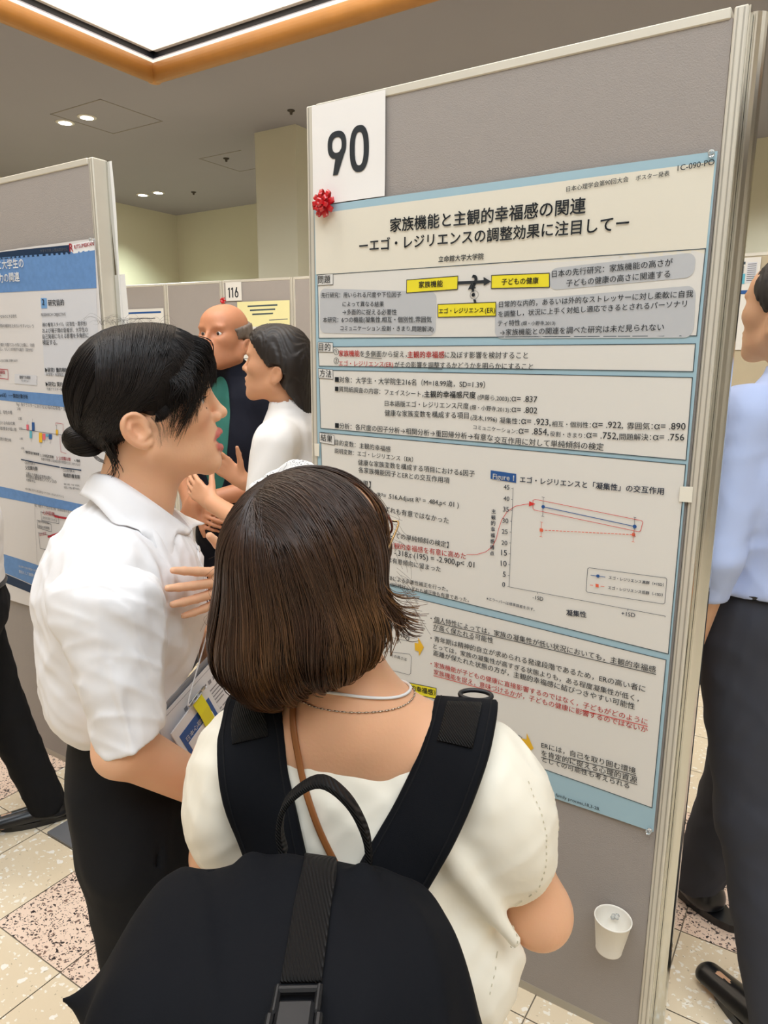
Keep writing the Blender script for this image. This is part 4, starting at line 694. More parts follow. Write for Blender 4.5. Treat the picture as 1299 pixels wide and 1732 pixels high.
# ================================================================ people
SKIN_A = np.array(srgb(240, 186, 148)[:3]); LIP = np.array(srgb(204, 112, 102)[:3]); MOUTH = np.array(srgb(96, 34, 34)[:3])
M['skin'] = mat('skin', srgb(226, 180, 146), .48, spec=.42, attr='Col', sss=.18, bump=(240, .05))
M['eye'] = mat('eye_white', srgb(232, 228, 222), .12, spec=.7); M['iris'] = mat('eye_iris', srgb(48, 32, 26), .12, spec=.8)
M['teeth'] = mat('teeth_enamel', srgb(236, 230, 216), .25)
M['hairA'] = mat('hair_black', srgb(30, 24, 22), .42, spec=.32, attr='Col')
M['hairB'] = mat('hair_brown', srgb(60, 42, 30), .38, spec=.5, attr='Col')
M['shirt'] = mat('shirt_white_cotton', srgb(245, 242, 242), .8, spec=.25, bump=(11, .5, 'noise', .012))
M['cream'] = mat('blouse_cream_satin', srgb(250, 242, 224), .55, spec=.35, bump=(9, .5, 'noise', .012), sheen=.1)
M['blackc'] = mat('black_cotton', srgb(24, 24, 26), .85, spec=.2, bump=(600, .08))
M['shoe'] = mat('black_leather', srgb(20, 20, 22), .28, spec=.6)
def place(O, ang):
    """local (forward, left, up) -> world; ang is the heading clockwise from +Y"""
    a = math.radians(ang); f = np.array([math.sin(a), math.cos(a), 0]); l = np.array([-f[1], f[0], 0]); A = np.array([f, l, [0, 0, 1.0]]); O = np.asarray(O, float)
    return (lambda V: np.asarray(V, float) @ A + O), A
def head_sdf(S, mouth=.010, ear=True):
    """a face looking along +x, head centre at the origin, metres"""
    S.ell((-.012, 0, .030), (.084, .071, .076), k=.02); S.ell((.036, 0, .036), (.054, .062, .052), k=.03)
    S.ell((.034, 0, -.028), (.054, .060, .068), k=.03)
    for s in (-1, 1):
        S.ell((.052, s * .036, -.016), (.033, .027, .026), k=.02)
        S.cap((.004, s * .050, -.066), (.084, s * .010, -.098), .017, .012, k=.025)
        S.ell((.074, s * .028, .026), (.014, .024, .008), k=.012)
        S.cap((.0, s * .05, -.066), (-.006, s * .057, -.03), .016, .012, k=.02)
    S.ell((.048, 0, -.074), (.048, .044, .028), k=.03); S.ell((.0885, 0, -.0925), (.0135, .018, .0130), k=.014)
    S.ell((.075, 0, -.050), (.0250, .028, .030), k=.02)
    S.cap((.084, 0, .020), (.1065, 0, -.0155), .0065, .0082, k=.011); S.ell((.1078, 0, -.0175), (.0098, .0092, .0086), k=.007)
    for s in (-1, 1):
        S.ell((.0985, s * .0112, -.0235), (.0092, .0060, .0076), k=.0035)
        S.ell((.0885, s * .031, .0040), (.0150, .0165, .0105), k=.012, op='s')
        S.ell((.0690, s * .0315, .0040), (.0136, .0165, .0136), k=.004)
        S.ell((.0835, s * .0350, .0040), (.0120, .0145, .0058), k=.002, op='s')
        S.ell((.1035, s * .006, -.0315), (.005, .0028, .0022), k=.002, op='s')
    up = [(.086, -.026, -.0615), (.0985, -.015, -.0515), (.1035, -.005, -.0468), (.1035, .005, -.0468), (.0985, .015, -.0515), (.086, .026, -.0615)]
    lo = [(.086, -.025, -.0625), (.0975, -.014, -.0605 - mouth * .8), (.1030, 0, -.0635 - mouth * .8), (.0975, .014, -.0605 - mouth * .8), (.086, .025, -.0625)]
    S.chain(up, [.0030, .0048, .0048, .0048, .0048, .0030], k=.004); S.chain(lo, [.0030, .0054, .0060, .0054, .0030], k=.005)
    S.ell((.101, 0, -.0585), (.017, .0190, .0015 + mouth * .52), k=.003, op='s')
    if ear:
        for s in (-1, 1):
            o = lambda f, z, e=0.0: (f, s * (.0690 + e), z)
            hel = bez([o(-.001, -.033, .000), o(-.007, -.0205, .005), o(-.018, -.0130, .010), o(-.030, -.0165, .014), o(-.0355, -.028, .015), o(-.032, -.042, .012), o(-.023, -.052, .008), o(-.011, -.0575, .004), o(-.001, -.0545, .002), o(.001, -.046, .000)], 24)
            S.cap(o(-.012, -.034, -.010), o(-.022, -.036, .006), .012, .014, k=.008, flat=((0, 1, 0), .6))
            S.ell(o(-.0185, -.034, .007), (.018, .0045, .023), frame((s * -.22, .0, .98) if False else (-.35, 0, .94), (.94, 0, .35)), k=.005)
            S.chain(hel, list(np.interp(np.linspace(0, 9, 24), range(10), [.003, .0034, .0036, .0036, .0036, .0036, .0042, .0054, .0048, .003])), k=.003)
            S.ell(o(-.0150, -.036, .0135), (.0095, .0075, .0130), frame((-.35, 0, .94), (.94, 0, .35)), k=.004, op='s')
            S.ell(o(-.0215, -.0205, .0155), (.0085, .0045, .0050), k=.003, op='s')
            S.chain([o(-.026, -.020, .010), o(-.027, -.032, .0125), o(-.020, -.044, .009)], [.0026, .003, .0028], k=.003)
            S.ell(o(-.001, -.040, .005), (.0045, .004, .0055), k=.003)
    return up, lo
def hand_sdf(S, wrist, d, n, side, curl, size=1.0, spread=.12, thumb=(.5, .75, .2), k=.005):
    """hand from the wrist along d, n the back-of-hand normal, side = direction of the thumb; curl per finger"""
    d = unit(d); n = unit(n - d * (np.asarray(n) @ d)); t = unit(side - d * (np.asarray(side) @ d) - n * (np.asarray(side) @ n)); w_ = np.asarray(wrist, float); z = size
    L = lambda a, b, c: w_ + z * (a * d + b * t + c * n)
    S.cap(L(-.02, 0, 0), L(.015, 0, 0), .024 * z, .025 * z, k=.015, flat=(n, .72))
    for i, y in enumerate((.027, .009, -.009, -.026)): S.cap(L(.012, y * .62, 0), L((.078, .082, .078, .070)[i], y, .001), .0135 * z, .0098 * z, k=.012, flat=(n, .8))
    tips = []
    for i, y in enumerate((.028, .0095, -.0095, -.0275)):
        p = L((.082, .086, .082, .073)[i], y, .001); a = (1.5 - i) * spread; dd = unit(d * math.cos(a) + t * math.sin(a)); ang = 0.0
        ls = np.array([(.040, .025, .020), (.044, .028, .021), (.040, .026, .020), (.032, .020, .018)][i]) * z; r = np.array([.0088, .0080, .0072, .0060]) * z * (1 if i < 3 else .9); c = curl[i]
        S.cap(p - dd * .01, p, r[0], r[0] * 1.05, k)
        for j in range(3):
            ang += c[j]; q = p + ls[j] * (dd * math.cos(ang) - n * math.sin(ang)); S.cap(p, q, r[j], r[j + 1], .0022); p = q
        tips.append(p)
    a, b, c_ = thumb; p = L(.014, .020, -.004); td = unit(d * (1 - a) + t * a - n * c_ * .5)
    for j, (l_, r0, r1) in enumerate(((.044, .0135, .0105), (.031, .0100, .0092), (.026, .0092, .0068))):
        q = p + z * l_ * td; S.cap(p, q, r0 * z, r1 * z, .008 if j == 0 else .003); p = q; td = unit(td + d * b * .35 - n * c_ * .35)
    return tips
def skin_col(base, S_lip=None, flush=None):
    def f(V):
        n = sn(V, 55, 38, 47, 1.0) * sn(V, 31, 62, 29, 2.0)
        return np.clip(base * (1 + .035 * n[:, None]), 0, 1)
    return f
def hair_tubes(ctrl, m):
    """list of control polylines -> (k, m, 3)"""
    return np.array([bez(c, m) for c in ctrl])
def jitter_paths(G, m, wob, freq):
    k = G.shape[0]; s = np.linspace(0, 1, m)[None, :, None]; ph = RNG.uniform(0, 6.28, (k, 1, 3)); fr_ = RNG.uniform(.6, 1.4, (k, 1, 3)) * freq
    return G + wob * np.sin(s * fr_ + ph) * (s ** .8)
# ---------------------------------------------------------------- woman in the white shirt (profile)
OA = at(250, 680, 1.08); toA, AA = place(OA, 39.26)
wa = empty('person', (OA[0], OA[1], FZ), 'woman in white short sleeved shirt with dark tied hair, hand on her chest', 'person')
S = SDF(); upl, lol = head_sdf(S, .011)
S.cap((.008, 0, -.072), (-.028, 0, -.190), .0435, .050, k=.03, flat=((0, 1, 0), 1.05)); S.cap((-.025, 0, -.06), (-.045, 0, -.17), .034, .046, k=.03)
S.cap((-.062, -.105, -.245), (-.062, .105, -.245), .040, .040, k=.05); S.ell((-.062, 0, -.33), (.085, .135, .15), k=.05); S.cap((-.058, 0, -.40), (-.056, 0, -.52), .085, .085, k=.05)
# right arm (near the camera), forearm forward under the folder
shR, elR, wrR = np.array((-.066, -.130, -.262)), np.array((-.060, -.186, -.462)), np.array((.095, -.112, -.628))
S.cap(shR, elR, .043, .037, k=.03); S.cap(elR, wrR, .039, .026, k=.018); S.ell(elR + (-.012, -.004, -.008), (.02, .022, .02), k=.02)
dR = unit(wrR - elR); hand_sdf(S, wrR + dR * .012, unit(np.array((.75, .55, -.25))), np.array((.7, -.72, .0)), np.array((.2, .1, 1.0)), [(.1, .15, .1)] * 4, .92, .08, (.5, .3, .2))
# left arm, hand laid on the chest
shL, elL, wrL = np.array((-.060, .130, -.262)), np.array((.100, .105, -.462)), np.array((.134, -.058, -.277))
S.cap(shL, elL, .043, .036, k=.03); S.cap(elL, wrL, .037, .025, k=.018)
hand_sdf(S, wrL + (-.004, -.004, .001), np.array((-.76, -.64, .10)), np.array((.64, -.76, 0)), np.array((.12, -.0, 1.0)), [(.04, .10, .10), (.0, .10, .1), (.0, .10, .1), (.02, .12, .12)], .86, .11, (.52, .25, .05))
def colA(V):
    c = skin_col(SKIN_A)(V); s = SDF(); s.chain(upl, [.0028, .0048, .0050, .0050, .0048, .0028], k=.002); s.chain(lol, [.0028, .0054, .0062, .0054, .0028], k=.002)
    d = s(V); w_ = np.clip(1 - (d - .0014) / .0014, 0, 1)[:, None]; c = c * (1 - w_) + LIP * w_
    inn = ((V[:, 0] < .0965) & (V[:, 0] > .06) & (np.abs(V[:, 2] + .0585) < .0085) & (np.abs(V[:, 1]) < .021)); w2 = inn[:, None] * 1.0; c = c * (1 - w2) + MOUTH * w2
    for s_ in (-1, 1):
        ck = np.exp(-((V[:, 0] - .075) / .022) ** 2 - ((V[:, 1] - s_ * .042) / .02) ** 2 - ((V[:, 2] + .026) / .022) ** 2)[:, None]; c = c * (1 - ck * np.array([.0, .14, .16]))
        er = np.exp(-((V[:, 0] + .022) / .02) ** 2 - ((V[:, 1] - s_ * .083) / .008) ** 2 - ((V[:, 2] + .035) / .028) ** 2)[:, None]; c = c * (1 - er * np.array([.0, .10, .12]))
    tip = np.exp(-((V[:, 0] - .05) / .03) ** 2 - ((V[:, 2] + .29) / .05) ** 2 - ((V[:, 1] - .02) / .03) ** 2)[:, None]; c = c * (1 - tip * np.array([.0, .13, .13]))
    return np.clip(c, 0, 1)
bodyA = S
body = S.mesh('body', .0024, M['skin'], wa, colA, toA)
for s_ in (-1, 1):
    b = MB(); b.lathe(toA([(.0692, s_ * .0314, .0040)])[0], AA.T @ np.array((1.0, 0, 0)), [(.012 * math.sin(t), .012 * math.cos(t)) for t in np.linspace(-1.4, 1.5, 14)], 20); b.build('eye', M['eye'], body, True)
    b = MB(); b.lathe(toA([(.0692, s_ * .0314, .0045)])[0], AA.T @ unit((1.0, s_ * .05, .05)), [(.0108, .0058), (.0120, .0045), (.0125, .001)], 18); b.build('iris', M['iris'], body, True)
b = MB()
BRW = mat('brow_hair', srgb(38, 28, 24), .6)
for sgn, zc, h_ in ((1, -.0535, .0042), (-1, -.0640, .0034)):
    for k in range(-4, 5):
        y = k * .0052; x = .0985 - .020 * (y / .021) ** 2; p = toA([(x - .003, y, zc)])[0]
        b.box(p, (.0032, .0025 if k not in (0,) else .003, h_), AA, bev=.001)
b.build('teeth', M['teeth'], body, True)
# brow and lashes, beauty mark
for s_ in (-1, 1):
    b = MB()
    for k in range(16):
        t = k / 15; y = s_ * (.020 + .024 * t); p = np.array((.0895 - .012 * t ** 1.6, y, .0215 + .003 * math.sin(2.4 * t))); p = bodyA.project(p[None], .0006)[0]
        b.tube(toA([p, p + (-.001, s_ * .0045, .0018), p + (-.003, s_ * .008, .0012)]), [.0007, .0006, .0002], 4)
    b.build('eyebrow', BRW, body, True); b = MB()
    for k in range(12):
        t = k / 11; p = np.array((.0822 - .010 * t ** 1.5, s_ * (.0235 + .020 * t), .0084 - .003 * t)); b.tube(toA([p, p + (.003, s_ * .001, .0), p + (.0055, s_ * .002, .002)]), [.0005, .0004, .0001], 4)
    b.build('eyelashes', BRW, body, True)
p = bodyA.project(np.array([[.076, -.0425, -.0125]]), .0002)[0]; b = MB(); b.lathe(toA([p])[0], AA.T @ unit((.6, -.8, 0)), [(-.001, .0011), (.0004, .0009)], 10); b.build('beauty_mark', mat('mole', srgb(70, 44, 34), .6), body)
# hair: cap solid plus strands
H = SDF(); H.ell((-.010, 0, .030), (.0945, .0805, .0835), k=.02); H.ell((-.044, 0, .004), (.060, .070, .066), k=.03); H.cap((-.060, 0, -.015), (-.084, 0, -.052), .050, .020, k=.03)
H.ell((.028, 0, .054), (.0665, .064, .058), k=.02)
Hfull = SDF(); Hfull.ops = list(H.ops)
H.half((.066, 0, .034), (.70, 0, -.71), k=.006); H.half((-.052, 0, -.062), (.35, 0, -.94), k=.006); 
for s_ in (-1, 1): H.ell((-.016, s_ * .078, -.036), (.030, .022, .033), frame((-.35, 0, .94), (.94, 0, .35)), k=.006, op='s'); H.ell((.022, s_ * .080, -.036), (.030, .024, .026), k=.008, op='s')
DARK = np.array(srgb(28, 22, 20)[:3]); 
hair = H.mesh('hair', .0026, M['hairA'], wa, lambda V: np.tile(DARK * .8, (len(V), 1)), toA)
bun_c = np.array((-.076, 0, -.050)); paths = []; m_ = 16
def surf_path(a, e, off, bulge=0.0, n=8):
    t = np.linspace(0, 1, n)[:, None]; P_ = a * (1 - t) + e * t; P_ = P_ + bulge * np.sin(math.pi * t); return P_
G = []; OFF = []
nS = 4300
for i in range(nS):
    s_ = -1 if RNG.random() < .62 else 1
    u = RNG.random()
    if u < .62:      # rooted on the parting, combed back over the side to the bun
        f = RNG.uniform(-.085, .045); a = np.array((f, -.012 + RNG.normal(0, .004), .108)); e = bun_c + RNG.normal(0, .009, 3)
        G.append([a, a * .74 + e * .26 + np.array((.012 + .25 * max(f, -.02), s_ * .062, .02)), a * .46 + e * .54 + np.array((.016 + .3 * max(f, -.02), s_ * .088, .0)), a * .2 + e * .8 + np.array((.004, s_ * .055, .0)), e])
    elif u < .82:    # front hairline and temple, combed back over the ear
        t = RNG.uniform(.16, 1); a = np.array((-.004 + .056 * t, s_ * (.076 - .014 * t), -.026 + .104 * t)); e = bun_c + RNG.normal(0, .008, 3)
        G.append([a, a * .7 + e * .3 + np.array((.006, s_ * .030, .012)), a * .35 + e * .65 + np.array((0, s_ * .04, .004)), e])
    else:            # back of the head, straight down to the bun
        an = RNG.uniform(-1, 1); a = np.array((-.035 - .03 * abs(an), an * .066, .104 - .02 * abs(an))); e = bun_c + RNG.normal(0, .008, 3)
        G.append([a, np.array((-.085 + .02 * abs(an), an * .075, .06)), np.array((-.10 + .02 * abs(an), an * .06, .01)), np.array((-.094, an * .036, -.03)), e])
Sx = hair_tubes(G, m_); fl_ = Sx.reshape(-1, 3); fl_ = Hfull.project(fl_, 0.0, 3); Sx = fl_.reshape(Sx.shape)
offs = RNG.uniform(-.0004, .0034, (nS, 1)) ; nrm = Hfull.grad(fl_).reshape(Sx.shape); Sx = Sx + nrm * (offs * np.sin(np.linspace(.35, 2.6, m_))[None])[:, :, None]
Sx = jitter_paths(Sx, m_, .0012, 7)
tone = RNG.uniform(.65, 1.5, (nS, 1, 1)); Cx = np.tile(DARK, (nS, m_, 1)) * tone
Rx = np.tile(.0006 * (1 - .55 * np.linspace(0, 1, m_) ** 3), (nS, 1)) * RNG.uniform(.7, 1.5, (nS, 1))
V1, F1, C1 = strands('s', Sx, Rx, Cx, None, None)
# fringe: falls forward from the top and splits over the brow
G = []; nF = 1500; clumps = np.concatenate([np.linspace(-1, 1, 30) + RNG.normal(0, .012, 30), np.array([.93, -.93, 1.0, -1.0])]); clumps = np.clip(clumps, -1, 1)
cz_ = RNG.normal(0, .005, len(clumps))
for i in range(nF):
    q_ = RNG.integers(len(clumps)); vt = clumps[q_]; v = float(np.clip(vt + RNG.normal(0, .07), -1.05, 1.05)); sw = abs(v); st = abs(vt); sg_ = 1 if v >= 0 else -1
    a = np.array((.034 + RNG.normal(0, .012), .068 * math.sin(v * 1.25), .028 + .075 * math.cos(v * 1.25)))
    tx = np.interp(st, [0, .35, .6, .8, 1.0], [.1010, .0985, .088, .070, .036]); ty = np.interp(st, [0, .35, .6, .8, 1.0], [.0, .026, .048, .064, .074]) ; tz = np.interp(st, [0, .35, .6, .8, 1.0], [.034, .032, .024, -.008, -.047])
    sgt = 1 if vt >= 0 else -1
    if st > .45: st2 = min(max(st + RNG.normal(0, .07), .4), 1.02); tx = np.interp(st2, [0, .35, .6, .8, 1.0], [.1010, .0985, .088, .070, .036]); ty = np.interp(st2, [0, .35, .6, .8, 1.0], [.0, .026, .048, .064, .074]); tz = np.interp(st2, [0, .35, .6, .8, 1.0], [.034, .032, .020, -.010, -.047])
    tip = np.array((tx, sgt * ty, tz + cz_[q_] + RNG.normal(0, .003) + (.012 * RNG.random() ** 3))) + RNG.normal(0, .0009, 3)
    mx = np.interp(sw, [0, .5, .8, 1.05], [.101, .096, .080, .062]); my = np.interp(sw, [0, .5, .8, 1.05], [0, .036, .064, .078]); mz = np.interp(sw, [0, .5, .8, 1.05], [.066, .060, .036, .004])
    m2 = np.array((mx, sg_ * my, mz)); m1 = a * .5 + m2 * .5 + np.array((.010 * (1 - sw) + .004, sg_ * .006 * sw, .008 * (1 - .5 * sw)))
    if sw > .5 and RNG.random() < .6: b_ = RNG.random(); m2 = m2 + np.array((-.034 * b_, sg_ * .004, .0)); m1 = m1 + np.array((-.012 * b_, 0, 0)); tip = tip + np.array((-.010 * b_, 0, .026 * b_ * RNG.random()))
    G.append([a, m1, m2, tip])
S2 = hair_tubes(G, m_); dd = (Hfull(S2.reshape(-1, 3))).reshape(nF, m_); g2 = Hfull.grad(S2.reshape(-1, 3)).reshape(S2.shape); S2 = S2 + g2 * np.maximum(.0006 - dd, 0)[:, :, None]; S2 = S2 - g2 * (.0035 * np.exp(-np.linspace(0, 1, m_) * 9))[None, :, None]
db = bodyA(S2.reshape(-1, 3)).reshape(nF, m_); gb = bodyA.grad(S2.reshape(-1, 3)).reshape(S2.shape); S2 = S2 + gb * np.maximum(.0018 - db, 0)[:, :, None]
S2 = jitter_paths(S2, m_, .0016, 5); t2 = np.linspace(0, 1, m_)
V2, F2, C2 = strands('s', S2, np.tile(.00058 * (1 - .75 * t2 ** 2), (nF, 1)) * RNG.uniform(.6, 1.3, (nF, 1)), np.tile(DARK, (nF, m_, 1)) * RNG.uniform(.7, 1.6, (nF, 1, 1)), None, None)
# fine hair falling over the temples, and the loose nape tuft and flyaways
G = []; nT = 1500
for i in range(nT):
    s_ = -1 if RNG.random() < .6 else 1; u = RNG.random(); v = RNG.random()
    a = np.array((-.01 + .055 * u, s_ * (.050 + .022 * (1 - v)), .035 + .060 * v)); e = np.array((.008 + .064 * u + .008 * RNG.random(), s_ * (.075 - .022 * u ** 2), -.040 + .068 * u + RNG.normal(-.004, .006)))
    G.append([a, a * .62 + e * .38 + np.array((.010, s_ * .010, .006)), a * .25 + e * .75 + np.array((.008, s_ * .006, .004)), e])
ST = hair_tubes(G, m_); fT = Hfull.project(ST.reshape(-1, 3), .0006, 3); fT = fT + Hfull.grad(fT) * RNG.uniform(0, .002, (len(fT) // m_, 1)).repeat(m_, 0); dT_ = bodyA(fT); ST = (fT + bodyA.grad(fT) * np.maximum(.0008 - dT_, 0)[:, None]).reshape(ST.shape)
VT, FT, CT_ = strands('s', ST, np.tile(.0005 * (1 - .8 * t2 ** 1.5), (nT, 1)), np.tile(DARK, (nT, m_, 1)) * RNG.uniform(.7, 1.5, (nT, 1, 1)), None, None)
G = []
for i in range(420):
    y = RNG.normal(0, .018); a = np.array((-.060 + RNG.normal(0, .007), y - .008, -.045)); e = np.array((-.052 + RNG.normal(0, .005), y * .6 - .016, -.112 + RNG.normal(0, .007)))
    G.append([a, a * .5 + e * .5 + (.006, 0, .0), e + (.004, 0, .012), e + (RNG.normal(-.008, .003), 0, -.006)])
for i in range(46):
    f = RNG.uniform(-.06, .03); a = np.array((f, RNG.uniform(-.03, .03), .112)); L = RNG.uniform(.010, .026); dr = RNG.choice([-1, 1]); G.append([a, a + (.2 * L * dr, 0, .4 * L), a + (.7 * L * dr, 0, .5 * L + RNG.normal(0, .003)), a + (1.2 * L * dr, RNG.normal(0, .01), .2 * L)])
for i in range(30):
    a = np.array((-.085, RNG.normal(0, .012), -.07)); G.append([a, a + (.008, 0, -.014), a + (.028, 0, -.022), a + (.040, 0, -.018 + RNG.normal(0, .006))])
for i in range(70):
    s_ = -1 if i % 5 else 1; u = RNG.random(); a = np.array((.002 + .022 * u, s_ * .0765, -.018 + .018 * u)); G.append([a, a + (.006, s_ * .002, -.008), a + (.010, s_ * .002, -.020), a + (.008 + RNG.normal(0, .003), 0, -.030 - .016 * RNG.random())])
S3 = hair_tubes(G, m_); n3 = len(G); V3, F3, C3 = strands('s', S3, np.concatenate([np.tile(.0007 * (1 - .7 * t2 ** 2), (420, 1)), np.tile(.00018 * (1 - .6 * t2), (n3 - 420, 1))]), np.tile(DARK, (n3, m_, 1)) * RNG.uniform(.7, 1.4, (n3, 1, 1)), None, None)
# bun: folded loops round an ellipsoid
BE = SDF(); BE.ell((-.093, -.002, -.056), (.030, .027, .023), frame((.25, 0, .97), (1, 0, 0)), k=.01)
G = []
for i in range(520):
    th = RNG.uniform(0, 6.283); r = RNG.uniform(.5, 1); pa = np.array((-.070, .012 * math.cos(th), -.050 + .012 * math.sin(th))); c_ = np.array((-.093, 0, -.056))
    p1 = c_ + (.0, .027 * math.cos(th), .023 * math.sin(th)); p2 = c_ + (-.028 * r, .014 * math.cos(th + .5), .013 * math.sin(th + .5) + .004); p3 = c_ + (-.022, -.016 * math.cos(th), -.014 * math.sin(th))
    G.append([pa, p1, p2, p3])
S4 = hair_tubes(G, m_); S4 = BE.project(S4.reshape(-1, 3), .0004, 3).reshape(S4.shape) + RNG.uniform(0, .0012, (520, 1, 1)) * np.array((-.5, -.5, .2)); V4, F4, C4 = strands('s', S4, np.full((520, m_), .0008), np.tile(DARK, (520, m_, 1)) * RNG.uniform(.6, 1.7, (520, 1, 1)), None, None)
def join_strands(parts):
    V = []; F = []; C_ = []; n = 0
    for v, f, c in parts: V.append(v); F.append(f + n); C_.append(c); n += len(v)
    return np.concatenate(V), np.concatenate(F), np.concatenate(C_)
Va, Fa, Ca = join_strands([(V1, F1, C1), (V3, F3, C3), (VT, FT, CT_)]); mesh_np('combed_strands', toA(Va), Fa, M['hairA'], hair, True, Ca)
mesh_np('fringe', toA(V2), F2, M['hairA'], hair, True, C2)
bun = BE.mesh('bun', .0026, M['hairA'], hair, lambda V: np.tile(DARK * .8, (len(V), 1)), toA)
Vb, Fb, Cb = V4, F4, C4; mesh_np('bun_strands', toA(Vb), Fb, M['hairA'], hair, True, Cb)
b = MB(); b.tube(toA([(-.0735 + .003 * math.sin(t * 2), .0165 * math.cos(t), -.050 + .0165 * math.sin(t)) for t in np.linspace(0, 6.283, 25)[:-1]]), .0042, 8, closed=True); b.build('hair_tie', mat('hair_tie', srgb(16, 15, 16), .7), hair, True)
def cloth(P, amp, seed, fr=1.0):
    """soft diagonal folds for cloth"""
    r = np.random.default_rng(seed); out = np.zeros(len(P))
    for i in range(4):
        k = r.normal(0, 1, 3) * np.array([26, 26, 11]) * fr; q = r.normal(0, 17, 3) * fr; ph = r.uniform(0, 6, 2)
        out += np.sqrt(np.sin(P @ k + 1.8 * np.sin(P @ q + ph[0]) + ph[1]) ** 2 + .05) - .62
    return out * amp * .5
# shirt
T = SDF(); T.ell((-.056, 0, -.300), (.116, .152, .120), k=.03); T.cap((-.060, 0, -.30), (-.062, 0, -.46), .110, .105, k=.06, flat=((0, 1, 0), 1.30)); T.ell((-.088, 0, -.415), (.094, .142, .105), k=.05)
T.cap((-.062, -.130, -.234), (-.062, .130, -.234), .056, .056, k=.06); T.cap((-.028, 0, -.16), (-.035, 0, -.22), .056, .085, k=.05)
T.warp(lambda P: cloth(P, .0052, 11) + cloth(P, .0034, 12, 1.9)); T.warp(lambda P: .003 * np.sin(P[:, 2] * 52 + 16 * P[:, 1] + 9 * P[:, 0]) * np.clip((-.36 - P[:, 2]) / .1, 0, 1))
for (a, e, r) in (((-.04, -.12, -.25), (.02, -.10, -.36), .005), ((.03, -.075, -.40), (.06, -.03, -.33), .006)): T.cap(a, e, r, r, k=.03)
T.half((-.06, 0, -.484), (.40, 0, -.92), k=.02); T.cap((.010, 0, -.07), (-.020, 0, -.19), .050, .052, k=.006, op='s'); T.ell((.030, 0, -.165), (.034, .026, .06), frame((.55, 0, .83), (1, 0, -.6)), k=.01, op='s')
shirt = T.mesh('shirt', .0032, M['shirt'], wa, None, toA)
def sleeve(s_, sh, cu, r0, r1, cn, name):
    Q = SDF(); Q.cap(sh, cu, r0, r1, k=.02, flat=((1, 0, 0), 1.12)); Q.ell(np.array(sh) + (-.004, -s_ * .012, .012), (.070, .055, .056), k=.03)
    d_ = unit(np.array(cu) - sh); Q.cap(np.array(sh) + (.0, s_ * .064, -.05), np.array(cu) + (.004, s_ * (r1 + .0005), -.005), .003, .0025, k=.008)
    Q.warp(lambda P: cloth(P, .0050, 23 + s_) + cloth(P, .0030, 29, 1.8)); Q.half(np.array(cu), cn, k=.005)
    Q.cap(np.array(cu) - d_ * .075, np.array(cu) + d_ * .05, r1 - .012, r1 + .000, k=.004, op='s', flat=((1, 0, 0), 1.12))
    return Q.mesh(name, .0022, M['shirt'], shirt, None, toA), Q
slv, SLQ = sleeve(-1, (-.066, -.158, -.272), (-.047, -.192, -.448), .064, .043, (.35, 0, -.93), 'sleeve')
sleeve(1, (-.058, .155, -.272), (.026, .128, -.368), .066, .050, (.5, .1, -.85), 'sleeve')
def surf(pts, SD, off): return SD.project(np.array(pts, float), off, 4)
# hem band of the near sleeve
# collar leaves: fold line (top) to outer edge, both sides
def leaf(s_):
    top = bez([(-.083, 0, -.106), (-.052, s_ * .046, -.107), (-.004, s_ * .058, -.142), (.034, s_ * .034, -.180), (.054, s_ * .004, -.203)], 22)
    out = bez([(-.107, 0, -.137), (-.082, s_ * .060, -.140), (-.050, s_ * .094, -.176), (-.026, s_ * .100, -.214), (-.010, s_ * .090, -.248)], 22)
    if s_ > 0: out = bez([(-.107, 0, -.137), (-.082, .060, -.140), (-.030, .088, -.172), (.035, .078, -.190), (.078, .048, -.205)], 22)
    n = 7; V = []
    for i in range(22):
        for j in range(n):
            t = j / (n - 1); p = top[i] * (1 - t) + out[i] * t; w_ = math.sin(math.pi * min(t * 1.3, 1)) * .007 * (1 - (i / 21) * .7); V.append(p + np.array((.3 * w_, s_ * w_, w_ * .9)))
    V = np.array(V); dT = T(V); V = list(V + T.grad(V) * np.maximum(.0035 - dT, 0)[:, None])
    F = [(i * n + j, i * n + j + 1, (i + 1) * n + j + 1, (i + 1) * n + j) for i in range(21) for j in range(n - 1)]
    st = len(V)     # stand: from the fold line down inside
    for i in range(22):
        V.append(top[i] + np.array((.001, -s_ * .002, 0))); V.append(top[i] + np.array((-.004 + .010 * i / 21, -s_ * .004, -.036)))
    F += [(st + 2 * i, st + 2 * i + 1, st + 2 * i + 3, st + 2 * i + 2) for i in range(21)]
    b = MB(); b.add(toA(V), F); o = b.build('collar_leaf', M['shirt'], shirt, True); md = o.modifiers.new('thick', 'SOLIDIFY'); md.thickness = .0016; md.offset = 0; return o
leaf(-1); leaf(1)
# placket strip and buttons
pl = surf([(.08, -.014 + .03 * 0, z) for z in np.linspace(-.225, -.50, 14)], T, .0022); b = MB(); b.ribbon(list(toA(pl)), [AA.T @ g for g in T.grad(pl)], .030, .0022); b.build('placket', M['shirt'], shirt, True)
BTN = mat('shirt_button', srgb(236, 234, 232), .25)
for p in surf([(.08, -.012, z) for z in (-.224, -.30, -.375)], T, .004):
    b = MB(); b.lathe(toA([p])[0], AA.T @ T.grad(p[None])[0], [(-.001, .0055), (.0006, .0055), (.0012, .0048), (.0008, .003)], 14); b.build('button', BTN, shirt, True)
